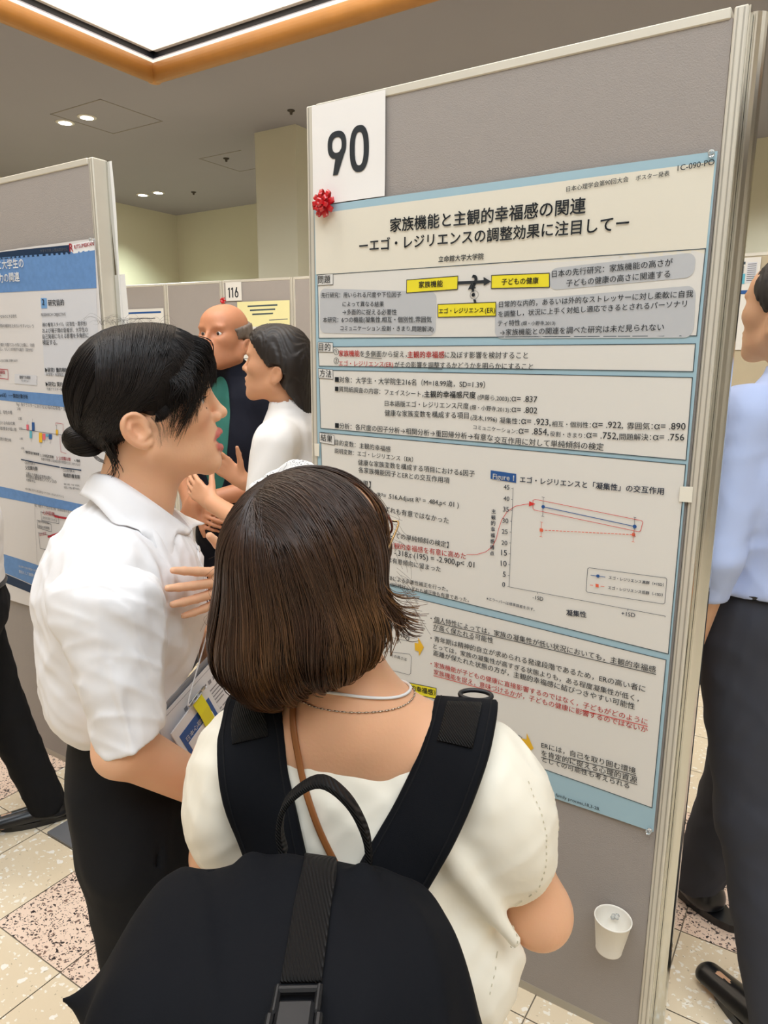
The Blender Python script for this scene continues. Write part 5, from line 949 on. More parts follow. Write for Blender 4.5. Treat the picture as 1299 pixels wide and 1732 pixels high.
# trousers and shoes
Q = SDF(); Q.cap((-.056, 0, -.500), (-.056, 0, -.60), .096, .104, k=.04, flat=((0, 1, 0), 1.25)); Q.ell((-.056, 0, -.68), (.104, .165, .13), k=.05)
for s_ in (-1, 1): Q.chain([(-.052, s_ * .078, -.72), (-.040, s_ * .085, -1.06), (-.034, s_ * .088, -1.475)], [.090, .074, .070], k=.03)
Q.warp(lambda P: cloth(P, .0045, 5)); Q.half((0, 0, -1.478), (0, 0, -1), k=.004); Q.chain([(-.010, -.150, -.60), (-.035, -.160, -.70), (-.055, -.150, -.78)], [.003, .003, .003], k=.006, op='s')
Q.mesh('trousers', .005, M['blackc'], wa, None, toA)
for s_ in (-1, 1):
    Z = SDF(); Z.cap((-.075, s_ * .088, -1.488), (.10, s_ * .096, -1.497), .030, .024, k=.02, flat=((0, 1, 0), 1.3)); Z.cap((-.04, s_ * .088, -1.44), (-.04, s_ * .088, -1.48), .036, .036, k=.03); Z.half((0, 0, -1.5185), (0, 0, -1), k=.002); Z.mesh('shoe', .004, M['shoe'], wa, None, toA)
# ---- clipboard with printed papers, lanyard badge
TLc, sc, gc = np.array((-.032, -.146, -.452)), np.array((.152, .152, .079)), np.array((.071, .051, -.304)); nc = -unit(np.cross(sc, gc)); us, ug = unit(sc), unit(gc)
cb = empty('clipboard', toA([TLc + sc / 2 + gc / 2])[0], 'clear grey clipboard of printed papers held against the white shirt', 'clipboard')
axc = np.array([us, ug, nc]) @ AA
b = MB(); b.box(toA([TLc + sc / 2 + gc / 2 - nc * .003])[0], (.1125, .155, .0016), axc, bev=.001); b.build('board', mat('grey_plastic_board', srgb(150, 150, 154), .3), cb)
PP = mat('document_paper', srgb(240, 238, 240), .7)
class CardSheet:
    def __init__(s, o, u, v, n): s.o, s.u, s.v, s.n = o, u, v, n
    def pt(s, x, y, lay): return s.o + s.u * x + s.v * y + s.n * lay
b = MB()
for k, (dx, dy) in enumerate(((.008, .012), (.005, .009), (.010, .007))): 
    c_ = TLc + us * (.1125 + dx * .5) + ug * (.155 + dy * .5) + nc * (.0002 + .0011 * k); b.box(toA([c_])[0], (.1045, .147, .0005), axc)
b.build('paper_stack', PP, cb)
INK = mat('document_ink', srgb(150, 148, 152), .8); b = MB(); o0 = TLc + nc * .0031; q_ = np.random.default_rng(3)
def bar(x0, y0, x1, w_, m=0): b.prism(toA([o0 + us * x0 + ug * y0, o0 + us * x1 + ug * y0, o0 + us * x1 + ug * (y0 + w_), o0 + us * x0 + ug * (y0 + w_)]), axc[2] * .0002, m)
for (x0, x1, y0, y1) in ((.016, .2, .018, .0185), (.016, .2, .28, .2805), (.016, .0165, .018, .28), (.2, .2005, .018, .28)): bar(x0, y0, x1, y1 - y0)
for i in range(9): bar(.07 + .012 * i, .035, .077 + .012 * i, .007)
for i in range(5): bar(.06 + .02 * q_.random(), .052 + .007 * i, .15 + .03 * q_.random(), .0022)
for i in range(26):
    x = .026 + (.008 if i % 5 else 0); 
    while x < .186: L_ = q_.uniform(.006, .02); bar(x, .095 + .0068 * i, min(x + L_, .188), .0024); x += L_ + q_.uniform(.001, .003)
b.build('print', INK, cb)
# badge: white cord, pin, yellow ribbon, card holder
p0 = inv_ = None
bt = np.array((.052, -.052, -.452)); bd = empty('name_badge', toA([bt])[0], 'name badge with blue card and yellow ribbon hanging over the clipboard', 'name badge')
bo = TLc + us * .026 + ug * .040 + nc * .014; bu = unit(us * .93 + ug * -.10); bv = unit(np.cross(nc, bu)) * 1.0; bv = bv if bv @ ug > 0 else -bv
axb = np.array([bu, bv, nc]) @ AA
def bp_(x, y, h=0): return bo + bu * x + bv * y + nc * h
b = MB(); b.box(toA([bp_(.045, .060)])[0], (.047, .062, .0012), axb, bev=.0008); b.build('holder', mat('badge_holder', srgb(238, 238, 240), .2, spec=.6), bd)
b = MB(); b.box(toA([bp_(.045, .064, .0018)])[0], (.038, .048, .0004), axb); bc_ = b.build('card', mat('badge_blue', srgb(42, 88, 158), .45), bd)
b = MB(); b.box(toA([bp_(.045, .070, .0025)])[0], (.031, .030, .0003), axb); b.build('card_field', mat('badge_white', srgb(236, 236, 238), .5), bc_)
gv, gf = glyphs('日本心理学会', True); k_ = .060 / (gv[:, 0].max()); gm = MB(); gm.add(toA([bp_(.012 + x * k_, .036 - y * k_, .0026) for x, y in gv]), [f[::-1] for f in gf]); gm.build('lettering', mat('badge_lettering', srgb(240, 240, 244), .5), bc_)
b = MB(); b.ribbon(list(toA([bp_(.062, -.006, .005), bp_(.062, .02, .007), bp_(.062, .05, .005), bp_(.062, .066, .004)])), AA.T @ nc, .022, .0008); b.build('yellow_ribbon', mat('yellow_ribbon', srgb(246, 236, 40), .5), bd)
b = MB(); pn = [bp_(.044 + .018 * (1 - math.cos(t)), -.010 - .0035 * math.sin(t), .006) for t in np.linspace(0, 6.283, 22)[:-1]]; b.tube(toA(pn), .0009, 6, closed=True); b.box(toA([bp_(.079, -.010, .006)])[0], (.005, .0028, .0018), axb, bev=.001); b.build('safety_pin', mat('pin_steel', srgb(190, 188, 180), .2, 1.0), bd, True)
c0 = surf([(.085, -.035, -.34)], T, .004)[0]
b = MB(); b.tube(toA(bez([(.046, -.012, -.205), surf([(.09, -.03, -.27)], T, .003)[0], c0, bp_(.052, -.02, .004), bp_(.052, -.010, .004)], 24)), .0011, 6); b.build('cord', mat('white_cord', srgb(238, 238, 240), .7), bd, True)
# ---------------------------------------------------------------- woman with the backpack (seen from behind)
NB = np.array((-.2447, -.8491, 1.1228)); toB, AB = place(NB, -30.0)
OH = np.array((-.2934, -.8521, 1.2829)); toH, AH = place(OH, -18.0); h2b = lambda V: (toH(V) - NB) @ AB.T
wb = empty('person', (NB[0], NB[1], FZ), 'woman with brown bob and cream blouse seen from behind, wearing a black backpack', 'person')
hd = SDF(); head_sdf(hd, .003); th = math.radians(-21); RT = np.array([[math.cos(th), 0, -math.sin(th)], [0, 1, 0], [math.sin(th), 0, math.cos(th)]]); yw = math.radians(12); RT = RT @ np.array([[math.cos(yw), -math.sin(yw), 0], [math.sin(yw), math.cos(yw), 0], [0, 0, 1.0]])   # chin up, turned right
HS, HC = .94, np.array((.006, -.009, .032))
def head_in_b(P):            # body local -> head sdf local
    W_ = P @ AB + NB; q = (W_ - OH) @ AH.T; return ((q - HC) / HS) @ RT.T
def hl(p): return h2b((np.asarray(p, float) @ RT) * HS + HC)      # head local -> body local
S = SDF(); S._b(hl([(0, 0, .02)])[0], .15); S.ops.append(('u', .02, lambda P: hd(head_in_b(P)) * HS))
nk0 = hl([(-.022, 0, -.045)])[0]
S.cap(nk0, (.012, -.012, -.015), .047, .056, k=.03); S.cap((.015, -.14, -.058), (.015, .13, -.058), .046, .046, k=.06); S.cap((.006, -.01, .0), (.012, -.085, -.035), .045, .045, k=.04); S.cap((.006, -.01, .0), (.012, .075, -.035), .045, .045, k=.04)
S.ell((.03, -.01, -.20), (.085, .140, .20), k=.05); S.cap((.03, 0, -.30), (.03, 0, -.46), .10, .105, k=.05)
sR, eR, wR = np.array((.012, -.192, -.075)), np.array((.004, -.240, -.262)), np.array((.175, -.150, -.215)); S.cap(sR + (0, .012, -.012), eR, .036, .037, k=.03); S.cap(eR, wR, .039, .026, k=.02); S.ell(eR + (-.008, -.004, -.006), (.028, .030, .032), k=.02)
hand_sdf(S, wR + unit(wR - eR) * .012, unit((.8, .55, .15)), np.array((.2, -.5, -.75)), np.array((.0, .5, -.6)), [(.7, .7, .4)] * 4, .9, .05, (.6, .5, .5))
sL, eL, wL = np.array((.02, .160, -.075)), np.array((.075, .190, -.255)), np.array((.215, .060, -.225)); S.cap(sL, eL, .042, .036, k=.03); S.cap(eL, wL, .037, .025, k=.02)
hand_sdf(S, wL + unit(wL - eL) * .012, unit((.6, -.75, .15)), np.array((.3, .5, -.75)), np.array((.3, -.2, -.7)), [(.7, .7, .4)] * 4, .9, .05, (.6, .5, .5))
SKIN_B = np.array(srgb(238, 182, 143)[:3])
bodyB = S; body2 = S.mesh('body', .0036, M['skin'], wb, skin_col(SKIN_B), toB)
# blouse
T2 = SDF(); T2.ell((.022, -.012, -.185), (.118, .168, .165), k=.04); T2.cap((.02, -.02, -.25), (.015, -.03, -.43), .112, .118, k=.06, flat=((0, 1, 0), 1.28))
T2.cap((.012, -.130, -.058), (.012, .115, -.058), .056, .056, k=.05)
T2.ell((.008, -.180, -.125), (.088, .078, .122), frame((0, .32, .95), (1, 0, 0)), k=.035); T2.ell((.016, .150, -.115), (.082, .060, .105), frame((0, -.12, .99), (1, 0, 0)), k=.035)
T2.ell((-.02, -.13, -.32), (.09, .085, .085), k=.05)
T2.warp(lambda P: cloth(P, .0044, 31) + cloth(P, .0026, 32, 1.8)); T2.warp(lambda P: .0028 * np.sin(P[:, 1] * 60 + 25 * P[:, 2]) * np.clip((-.16 - P[:, 2]) / .1, 0, 1) * np.clip((-P[:, 1] - .02) / .08, 0, 1))
for (a, e, r) in (((-.075, -.10, -.10), (-.07, -.20, -.24), .006), ((-.08, -.09, -.24), (-.03, -.21, -.29), .007), ((-.085, -.06, -.16), (-.07, -.15, -.30), .006)): T2.cap(a, e, r, r, k=.03)
T2.half((0, 0, -.385), (0, 0, -1), k=.02)
T2.ell((.01, -.004, .056), (.125, .084, .066), k=.006, op='s')
# armhole of the right cap sleeve: open underneath, edge band left standing
T2.cap((.012, -.215, -.13), (.004, -.262, -.30), .050, .056, k=.006, op='s'); T2.cap((.03, .185, -.16), (.085, .215, -.30), .046, .05, k=.006, op='s')
blouse = T2.mesh('blouse', .0034, M['cream'], wb, None, toB)
def onS(pts, SDs, off):
    P_ = np.array(pts, float)
    for _ in range(5):
        d = np.min([s(P_) for s in SDs], axis=0); i = np.argmin([s(P_) for s in SDs], axis=0); g = np.where((i == 0)[:, None], SDs[0].grad(P_), SDs[-1].grad(P_)); P_ = P_ - g * ((d - off) * .9)[:, None]
    i = np.argmin([s(P_) for s in SDs], axis=0); g = np.where((i == 0)[:, None], SDs[0].grad(P_), SDs[-1].grad(P_)); return P_, g
# stitched seam on the right sleeve
sm, sg_ = onS(bez([(-.045, -.220, -.045), (-.062, -.236, -.10), (-.070, -.235, -.16), (-.080, -.205, -.235), (-.085, -.165, -.30)], 60), [T2], .0006)
b = MB()
for i in range(0, 60, 2): b.tube(toB([sm[i], sm[i] * .3 + sm[i + 1] * .7]), .0006, 4)
b.build('sleeve_seam', mat('cream_thread', srgb(206, 196, 170), .7), blouse)
# trousers and shoes
Q = SDF(); Q.cap((.015, -.01, -.35), (.01, -.01, -.46), .105, .118, k=.04, flat=((0, 1, 0), 1.25)); Q.ell((.01, -.01, -.52), (.115, .165, .13), k=.05)
hB = FZ - NB[2]
for s_ in (-1, 1): Q.chain([(.01, s_ * .08 - .01, -.56), (.02, s_ * .085 - .01, -.82), (.012, s_ * .085 - .01, hB + .05)], [.088, .074, .070], k=.03)
Q.warp(lambda P: cloth(P, .0045, 6)); Q.half((0, 0, hB + .042), (0, 0, -1), k=.004); Q.mesh('trousers', .005, M['blackc'], wb, None, toB)
for s_ in (-1, 1):
    Z = SDF(); Z.cap((-.03, s_ * .085 - .01, hB + .03), (.13, s_ * .095 - .01, hB + .022), .030, .024, k=.02, flat=((0, 1, 0), 1.3)); Z.cap((.005, s_ * .085 - .01, hB + .08), (.005, s_ * .085 - .01, hB + .03), .036, .036, k=.03); Z.half((0, 0, hB + .0005), (0, 0, -1), k=.002); Z.mesh('shoe', .004, M['shoe'], wb, None, toB)
# necklace, white cord, cross-body strap, earring, glasses
nk, g = onS([(.012 + .062 * math.cos(t), -.012 + .062 * math.sin(t), .022 - .012 * math.cos(t)) for t in np.linspace(0, 6.283, 90)[:-1]], [bodyB, T2], .0012)
b = MB()
for i in range(len(nk)): b.tube(toB([nk[i], nk[(i + 1) % len(nk)]]), .0011 if i % 2 else .0006, 5)
b.build('necklace', mat('silver_chain', srgb(210, 196, 180), .25, 1.0), wb, True)
ck, g = onS([(.012 + .058 * math.cos(t), -.014 + .058 * math.sin(t), .036 - .016 * math.cos(t) + .004 * math.sin(t)) for t in np.linspace(0, 6.283, 60)[:-1]], [bodyB, T2], .0018)
b = MB(); b.tube(toB(ck), .0019, 6, closed=True); b.build('neck_cord', mat('white_cord_thick', srgb(242, 240, 238), .7), wb, True)
cs, g = onS(bez([(-.03, .075, .035), (-.055, .068, .010), (-.085, .045, -.06), (-.10, .0, -.14), (-.105, -.05, -.24), (-.09, -.12, -.36)], 40), [bodyB, T2], .0034)
for _ in range(5): cs[1:-1] = .25 * cs[:-2] + .5 * cs[1:-1] + .25 * cs[2:]; g[1:-1] = .25 * g[:-2] + .5 * g[1:-1] + .25 * g[2:]
b = MB(); b.ribbon(list(toB(cs)), [AB.T @ q for q in g], .0075, .003); b.build('leather_strap', mat('tan_leather', srgb(150, 92, 46), .5), wb, True)
b = MB(); er = hl([(-.004, -.083, -.066)])[0]; b.lathe(toB([er])[0], AB.T @ np.array((-.3, -.95, 0)), [(-.004, .002), (-.003, .008), (.0, .0095), (.003, .008), (.004, .003)], 18); b.build('earring', mat('yellow_earring', srgb(226, 186, 30), .25, .3), wb, True)
GF = mat('brown_frame', srgb(110, 50, 40), .25); GG = mat('gold_metal', srgb(206, 172, 122), .25, 1.0); b = MB()
for s_ in (-1, 1):
    c_ = np.array((.098, s_ * .034, .003)); ring = [c_ + (-.012 * abs(math.cos(t)) * (1 if math.cos(t) * s_ > 0 else .2), .026 * math.cos(t), .022 * math.sin(t)) for t in np.linspace(0, 6.283, 30)[:-1]]; b.tube(toB(hl(ring)), .0016, 6, closed=True)
b.tube(toB(hl([(.099, -.010, .008), (.102, 0, .011), (.099, .010, .008)])), .0014, 6); gl = b.build('glasses', GF, wb, True)
for s_ in (-1, 1):
    b = MB(); b.tube(toB(hl(bez([(.086, s_ * .062, .010), (.083, s_ * .072, .010), (.05, s_ * .077, .006), (.0, s_ * .079, -.004), (-.030, s_ * .078, -.030)], 20))), .0013, 6); b.build('temple', GG, gl, True)
# ---- brown bob
HB = SDF(); HB.ell((-.004, .006, .036), (.106, .097, .104), k=.03); HB.ell((-.014, .010, -.040), (.096, .101, .080), k=.03); HB.ell((.008, .046, -.072), (.078, .064, .066), k=.03); HB.ell((-.035, -.036, -.040), (.066, .058, .052), k=.03); HB.ell((-.045, .025, -.080), (.062, .066, .056), k=.03)
HBfull = SDF(); HBfull.ops = list(HB.ops)
HB.ell((.105, -.004, -.015), (.075, .072, .105), k=.02, op='s'); HB.ell((.060, -.100, -.012), (.060, .046, .066), k=.015, op='s'); HB.ell((.0, -.010, -.135), (.060, .062, .055), k=.02, op='s')
HBfull.ops = HBfull.ops + HB.ops[5:6]
ROOT = np.array(srgb(50, 35, 28)[:3]); MID = np.array(srgb(74, 49, 34)[:3]); TIPC = np.array(srgb(136, 94, 52)[:3])
HB.warp(lambda P: np.full(len(P), .006)); HB.half((0, .05, -.112), (0, -.40, -.92), k=.02)
hairB = HB.mesh('hair', .0032, M['hairB'], wb, lambda V: np.tile(ROOT * .55, (len(V), 1)), toH)
m_ = 26; nB = 8200; nC = 170
part = bez([(.078, .020, .112), (.03, .034, .140), (-.02, .042, .134), (-.066, .046, .100)], 40)
cphi = RNG.uniform(-1.38, 2.75, nC); cE = RNG.normal(0, .004, (nC, 3)); csd = RNG.normal(0, 1, (nC, 6))
CT = []; info = []
for i in range(nB):
    q_ = RNG.integers(nC); phi = cphi[q_] + RNG.normal(0, .075); r = csd[q_]          # phi 0 = straight back, + = left side
    lay = RNG.random()
    ex, ey = -math.cos(phi), math.sin(phi)
    zh = np.interp(phi, [-2.8, -1.9, -1.3, -.7, 0, .5, 1.1, 1.8, 2.8], [-.050, -.050, -.056, -.086, -.114, -.138, -.132, -.104, -.07]) + .008 * r[0] + RNG.normal(0, .003) + .03 * RNG.random() ** 4
    pe = cphi[q_] * .7 + phi * .3; E_ = np.array((.0 - .088 * math.cos(pe), .011 + .088 * math.sin(pe), zh)) + cE[q_]
    s0 = np.clip(.5 - .5 * ex * 1.1 if abs(phi) > 1.2 else 1 - abs(phi) * .28, 0, 1); s0 = float(np.clip(RNG.normal(1.12 - max(abs(phi - .2) - .7, 0) / 1.9, .10), 0, 1)); a = part[int(s0 * 39)] + RNG.normal(0, .0025, 3)
    if lay > .82: a = a * .55 + np.array((.0 + .09 * ex, .004 + .10 * ey, .06)) * .45     # shorter layers start lower
    out = np.array((ex, ey, 0))
    m1 = a * .72 + E_ * .28 + out * .045 + (0, 0, .035); m2 = a * .4 + E_ * .6 + out * .055 + (0, 0, .020); m3 = a * .15 + E_ * .85 + out * .020
    CT.append([a, m1, m2, m3, E_]); info.append((phi, r[1], r[2], r[3], q_))
for i in range(2100):      # front sections swept over the temples and tucked behind the ears
    u = RNG.random() if i < 1400 else RNG.uniform(.75, 1.2); q_ = RNG.integers(nC); sd = -1 if RNG.random() < .7 else 1; a = part[int(RNG.random() ** 1.5 * 24)] + RNG.normal(0, .0025, 3)
    E_ = np.array((.004 + .080 * u, .004 + sd * (.104 - .030 * u ** 2), .046 - .012 * u + (.045 * RNG.random() if u > .8 else 0) + RNG.normal(0, .005))); mm_ = a * .5 + E_ * .5 + np.array((.018, sd * .030, .034)); CT.append([a, a * .6 + mm_ * .4 + np.array((0, sd * .004, .006)), mm_, mm_ * .4 + E_ * .6 + np.array((.006, sd * .008, .004)), E_]); info.append((sd * 1.0, csd[q_][1], csd[q_][2], csd[q_][3], q_))
nB = len(CT)
Sx = hair_tubes(CT, m_); fl_ = Sx.reshape(-1, 3); fl_ = HBfull.project(fl_, 0.0, 3); Sx = fl_.reshape(nB, m_, 3); nrm = HBfull.grad(fl_).reshape(Sx.shape)
info = np.array(info); t = np.linspace(0, 1, m_); lift = (.0008 + RNG.uniform(0, .0035, (nB, 1)) + .0026 * info[:, 1:2]) * np.sin(np.clip(t * 2.4, 0, 2.4))[None]
Sx = Sx + nrm * lift[:, :, None]
# free ends: curl inward at the back, flip outward on the right side
ph = info[:, 0]; flip = np.clip((-ph - 1.12) / .2, 0, 1) * (info[:, 1] > .45); e_ = np.clip((t - .64) / .36, 0, 1)[None]
outv = np.stack([-np.cos(ph), np.sin(ph), 0 * ph], 1)
curl = (-.034 * (1 - flip) - .010 * info[:, 2] * (1 - flip) + flip * (.026 + .012 * np.clip(info[:, 2], -.8, 1.5)))[:, None] * e_ ** 1.5
Sx = Sx + outv[:, None, :] * curl[:, :, None]; Sx[:, :, 2] += (flip * (.034 + .016 * np.clip(info[:, 3], -.8, 1.5)))[:, None] * e_ ** 2.0 - ((1 - flip) * .004)[:, None] * e_
swl = .0052 * info[:, 3:4] * np.sin(t * 5.5 + info[:, 1:2] * 3)[...] * t; tang = np.stack([np.sin(ph), np.cos(ph), 0 * ph], 1); Sx = Sx + tang[:, None, :] * swl[:, :, None]
Sx = jitter_paths(Sx, m_, .0006, 8)
fb = h2b(Sx.reshape(-1, 3)); dsk = bodyB(fb); ii = np.where(dsk < .003)[0]; fb[ii] += bodyB.grad(fb[ii]) * (.003 - dsk[ii])[:, None]; Sx = ((toB(fb) - OH) @ AH.T).reshape(Sx.shape)
mixv = np.clip((t[None] - .38 + .16 * csd[info[:, 4].astype(int), 4:5]) / .55, 0, 1) * np.clip(.40 + .42 * csd[info[:, 4].astype(int), 5:6], .0, 1)
Cx = ROOT * (1 - np.clip(t * 1.6, 0, 1))[None, :, None] + MID * np.clip(t * 1.6, 0, 1)[None, :, None]; Cx = Cx * (1 - mixv[:, :, None]) + TIPC * mixv[:, :, None]; Cx = Cx * RNG.uniform(.6, 1.35, (nB, 1, 1))
Rx = np.tile(.00062 * (1 - .6 * t ** 4), (nB, 1)) * RNG.uniform(.7, 1.5, (nB, 1))
V1, F1, C1 = strands('s', Sx, Rx, Cx, None, None);
# flyaway hairs
G = []
for i in range(110):
    phi = RNG.uniform(-2.4, 2.4); ex, ey = -math.cos(phi), math.sin(phi); z0 = RNG.uniform(-.02, .11); w_ = math.sqrt(max(0, 1 - (z0 / .15) ** 2)); a = np.array((.1 * ex * w_, .112 * ey * w_, z0)); o_ = np.array((ex, ey, .1)); L = RNG.uniform(.012, .035)
    G.append([a, a + o_ * .008 + (0, 0, -.25 * L), a + o_ * RNG.uniform(.008, .022) + (0, 0, -.7 * L), a + o_ * RNG.uniform(.004, .03) + (0, 0, -1.2 * L) + RNG.normal(0, .006, 3)])
S3 = hair_tubes(G, 14); V3, F3, C3 = strands('s', S3, np.full((110, 14), .00017), np.tile(MID, (110, 14, 1)), None, None); V1, F1, C1 = join_strands([(V1, F1, C1), (V3, F3, C3)]); mesh_np('bob_strands', toH(V1), F1, M['hairB'], hairB, True, C1)
# scrunchie with black scribble
def scrib():
    m = mat('scribbled_fabric', srgb(240, 236, 232), .8); nt = m.node_tree; b_ = nt.nodes['Principled BSDF']; tc = nt.nodes.new('ShaderNodeTexCoord'); wv = nt.nodes.new('ShaderNodeTexNoise'); wv.inputs['Scale'].default_value = 34; wv.inputs['Detail'].default_value = 1; wv.inputs['Distortion'].default_value = 2.5
    nt.links.new(tc.outputs['Object'], wv.inputs['Vector']); s1 = nt.nodes.new('ShaderNodeMath'); s1.operation = 'MULTIPLY'; s1.inputs[1].default_value = 7; nt.links.new(wv.outputs['Fac'], s1.inputs[0]); s2 = nt.nodes.new('ShaderNodeMath'); s2.operation = 'FRACT'; nt.links.new(s1.outputs[0], s2.inputs[0]); s3 = nt.nodes.new('ShaderNodeMath'); s3.operation = 'LESS_THAN'; s3.inputs[1].default_value = .14; nt.links.new(s2.outputs[0], s3.inputs[0])
    mx = nt.nodes.new('ShaderNodeMix'); mx.data_type = 'RGBA'; mx.inputs['A'].default_value = srgb(240, 236, 232); mx.inputs['B'].default_value = srgb(50, 46, 48); nt.links.new(s3.outputs[0], mx.inputs['Factor']); nt.links.new(mx.outputs['Result'], b_.inputs['Base Color']); return m
Z = SDF(); Z.chain([(.055, .104, .074), (.066, .096, .092), (.074, .078, .108), (.080, .052, .119), (.082, .030, .123)], [.012, .015, .011, .015, .013], k=.008); Z.warp(lambda P: .003 * sn(P, 190, 120, 150))
Z.mesh('scrunchie', .002, scrib(), hairB, None, toH)
# ---------------------------------------------------------------- backpack
bpk = empty('backpack', toB([(-.25, .04, -.52)])[0], 'black fabric backpack with top handle and buckled strap on the woman with brown bob', 'backpack')
M['nyl'] = mat('black_nylon', srgb(17, 18, 22), .85, spec=.15, bump=(900, .10), noise=(6, .08)); M['web'] = mat('black_webbing', srgb(24, 22, 22), .65, spec=.3, bump=(150, .9, 'weave', .002)); M['plas'] = mat('black_plastic', srgb(26, 26, 28), .4, spec=.5)
K = SDF(); K.box((-.235, .045, -.315), (.115, .155, .230), r=.06, k=.03); K.ell((-.235, .032, -.150), (.125, .155, .075), k=.05)
K.cap((-.195, .085, -.120), (-.245, .205, -.168), .034, .020, k=.05); K.cap((-.245, .170, -.165), (-.250, .247, -.158), .020, .006, k=.03); K.cap((-.25, -.07, -.14), (-.30, -.135, -.24), .045, .05, k=.05)
K.warp(lambda P: cloth(P, .0090, 42, .8))
for (a, e, r) in (((-.16, .085, -.078), (-.30, .05, -.105), .007), ((-.17, -.03, -.078), (-.30, -.085, -.125), .010), ((-.28, .10, -.13), (-.34, .06, -.18), .010), ((-.20, .15, -.115), (-.33, .18, -.18), .009)): K.cap(a, e, r, r, k=.022)
K.chain([(-.155, .128, -.095), (-.22, .130, -.118), (-.30, .135, -.165)], [.0035, .0035, .0035], k=.004, op='s'); K.cap((-.20, -.06, -.095), (-.26, -.115, -.15), .004, .004, k=.005, op='s')
K.mesh('bag_body', .0036, M['nyl'], bpk, None, toB)
def strap(name, pts, w0, th, mt, SDs, off, parent=bpk, n=40):
    P_, g = onS(bez(pts, n), SDs, off)
    for _ in range(6): P_[1:-1] = .25 * P_[:-2] + .5 * P_[1:-1] + .25 * P_[2:]; g[1:-1] = .25 * g[:-2] + .5 * g[1:-1] + .25 * g[2:]
    g /= np.linalg.norm(g, axis=1, keepdims=True); b = MB(); b.ribbon(list(toB(P_)), [AB.T @ q for q in g], w0, th); return b.build(name, mt, parent, True), P_, g
for s_, pts in ((1, [(.09, .095, -.16), (.085, .105, -.09), (.045, .115, -.02), (.0, .116, .0), (-.05, .108, -.03), (-.10, .090, -.10), (-.125, .078, -.16)]), (-1, [(.09, -.125, -.16), (.085, -.135, -.09), (.045, -.142, -.02), (.0, -.140, .0), (-.05, -.122, -.03), (-.10, -.080, -.09), (-.128, -.040, -.16)])):
    o, P_, g = strap('shoulder_strap', pts, .078, .013, M['nyl'], [T2, bodyB], .0105)
    for e in (-1, 1):
        t_ = np.gradient(P_, axis=0); t_ /= np.linalg.norm(t_, axis=1, keepdims=True); x = np.cross(t_, g); b = MB(); b.tube(toB(P_ + x * e * .0315 + g * .0062), .0012, 5); b.build('stitched_edge', M['blackc'], o, True)
    b = MB(); k0, k1 = 18, 25; b.ribbon(list(toB(P_[k0:k1] + g[k0:k1] * .0085)), [AB.T @ q for q in g[k0:k1]], .042, .003); b.build('webbing_patch', M['web'], o, True)
    if s_ < 0:
        c_ = P_[14] + g[14] * .010 + (0.0, -.012, 0); tv = unit(np.cross(np.gradient(P_, axis=0)[15], g[15])); b = MB(); b.tube(toB([c_ + tv * .020 * math.cos(t) + (g[15] * .5 + unit(np.gradient(P_, axis=0)[15]) * -.8) * .012 * math.sin(t) for t in np.linspace(0, 6.283, 26)[:-1]]), .0030, 8, closed=True); b.build('d_ring', M['plas'], o, True)
# lid webbing, buckle, haul loop
o, P_, g = strap('lid_webbing', [(-.142, .018, -.092), (-.18, .016, -.078), (-.23, .013, -.080), (-.298, .0095, -.100)], .034, .0035, M['web'], [K], .0022)
e0 = P_[-1]; t0 = unit(P_[-1] - P_[-3]); n0 = g[-1]; ax5 = np.array([unit(np.cross(t0, n0)), t0, n0]); bb = lambda q: toB([e0 + ax5.T @ (np.array(q) * .78)])[0]; axw = ax5 @ AB
SC = lambda *h: tuple(np.array(h) * .78)
b = MB(); b.box(bb((0, .012, .005)), SC(.0225, .004, .0045), axw, bev=.002)
for s_ in (-1, 1): b.box(bb((s_ * .0215, .022, .005)), SC(.0035, .016, .0045), axw, bev=.002); b.box(bb((s_ * .0245, .050, .005)), SC(.004, .014, .005), axw, bev=.002)
b.box(bb((0, .042, .005)), SC(.0195, .018, .0055), axw, bev=.003); b.box(bb((0, .066, .005)), SC(.0235, .008, .005), axw, bev=.002); b.build('buckle', M['plas'], bpk)
o2, P2, g2 = strap('lower_webbing', [e0 + t0 * .055 + n0 * .01, e0 + t0 * .09, e0 + t0 * .13 - n0 * .02, e0 + t0 * .22 - n0 * .08], .036, .003, M['web'], [K], .002)
lp = bez([(-.135, .056, -.085), (-.135, .060, -.055), (-.138, .050, -.020), (-.142, .017, .006), (-.142, -.012, -.014), (-.138, -.030, -.055), (-.135, -.034, -.095)], 34)
b = MB(); nn = [AB.T @ unit(np.array((.0, (p[1] - .014), (p[2] + .06)))) for p in lp]; b.ribbon(list(toB(lp)), nn, .019, .0055); b.build('haul_loop', M['web'], bpk, True)
# side compression strap on the right, lower strap end
b = MB(); b.ribbon(list(toB(bez([(-.06, -.135, -.24), (-.03, -.185, -.32), (.0, -.175, -.42), (-.03, -.14, -.52)], 20))), [AB.T @ unit((-.5, -.85, 0))] * 20, .026, .003); b.build('side_strap', M['web'], bpk, True)
b = MB(); b.tube(toB(bez([(-.28, -.118, -.20), (-.25, -.150, -.25), (-.23, -.158, -.32), (-.24, -.15, -.40)], 16)), .003, 6); b.build('elastic_cord', M['blackc'], bpk, True)
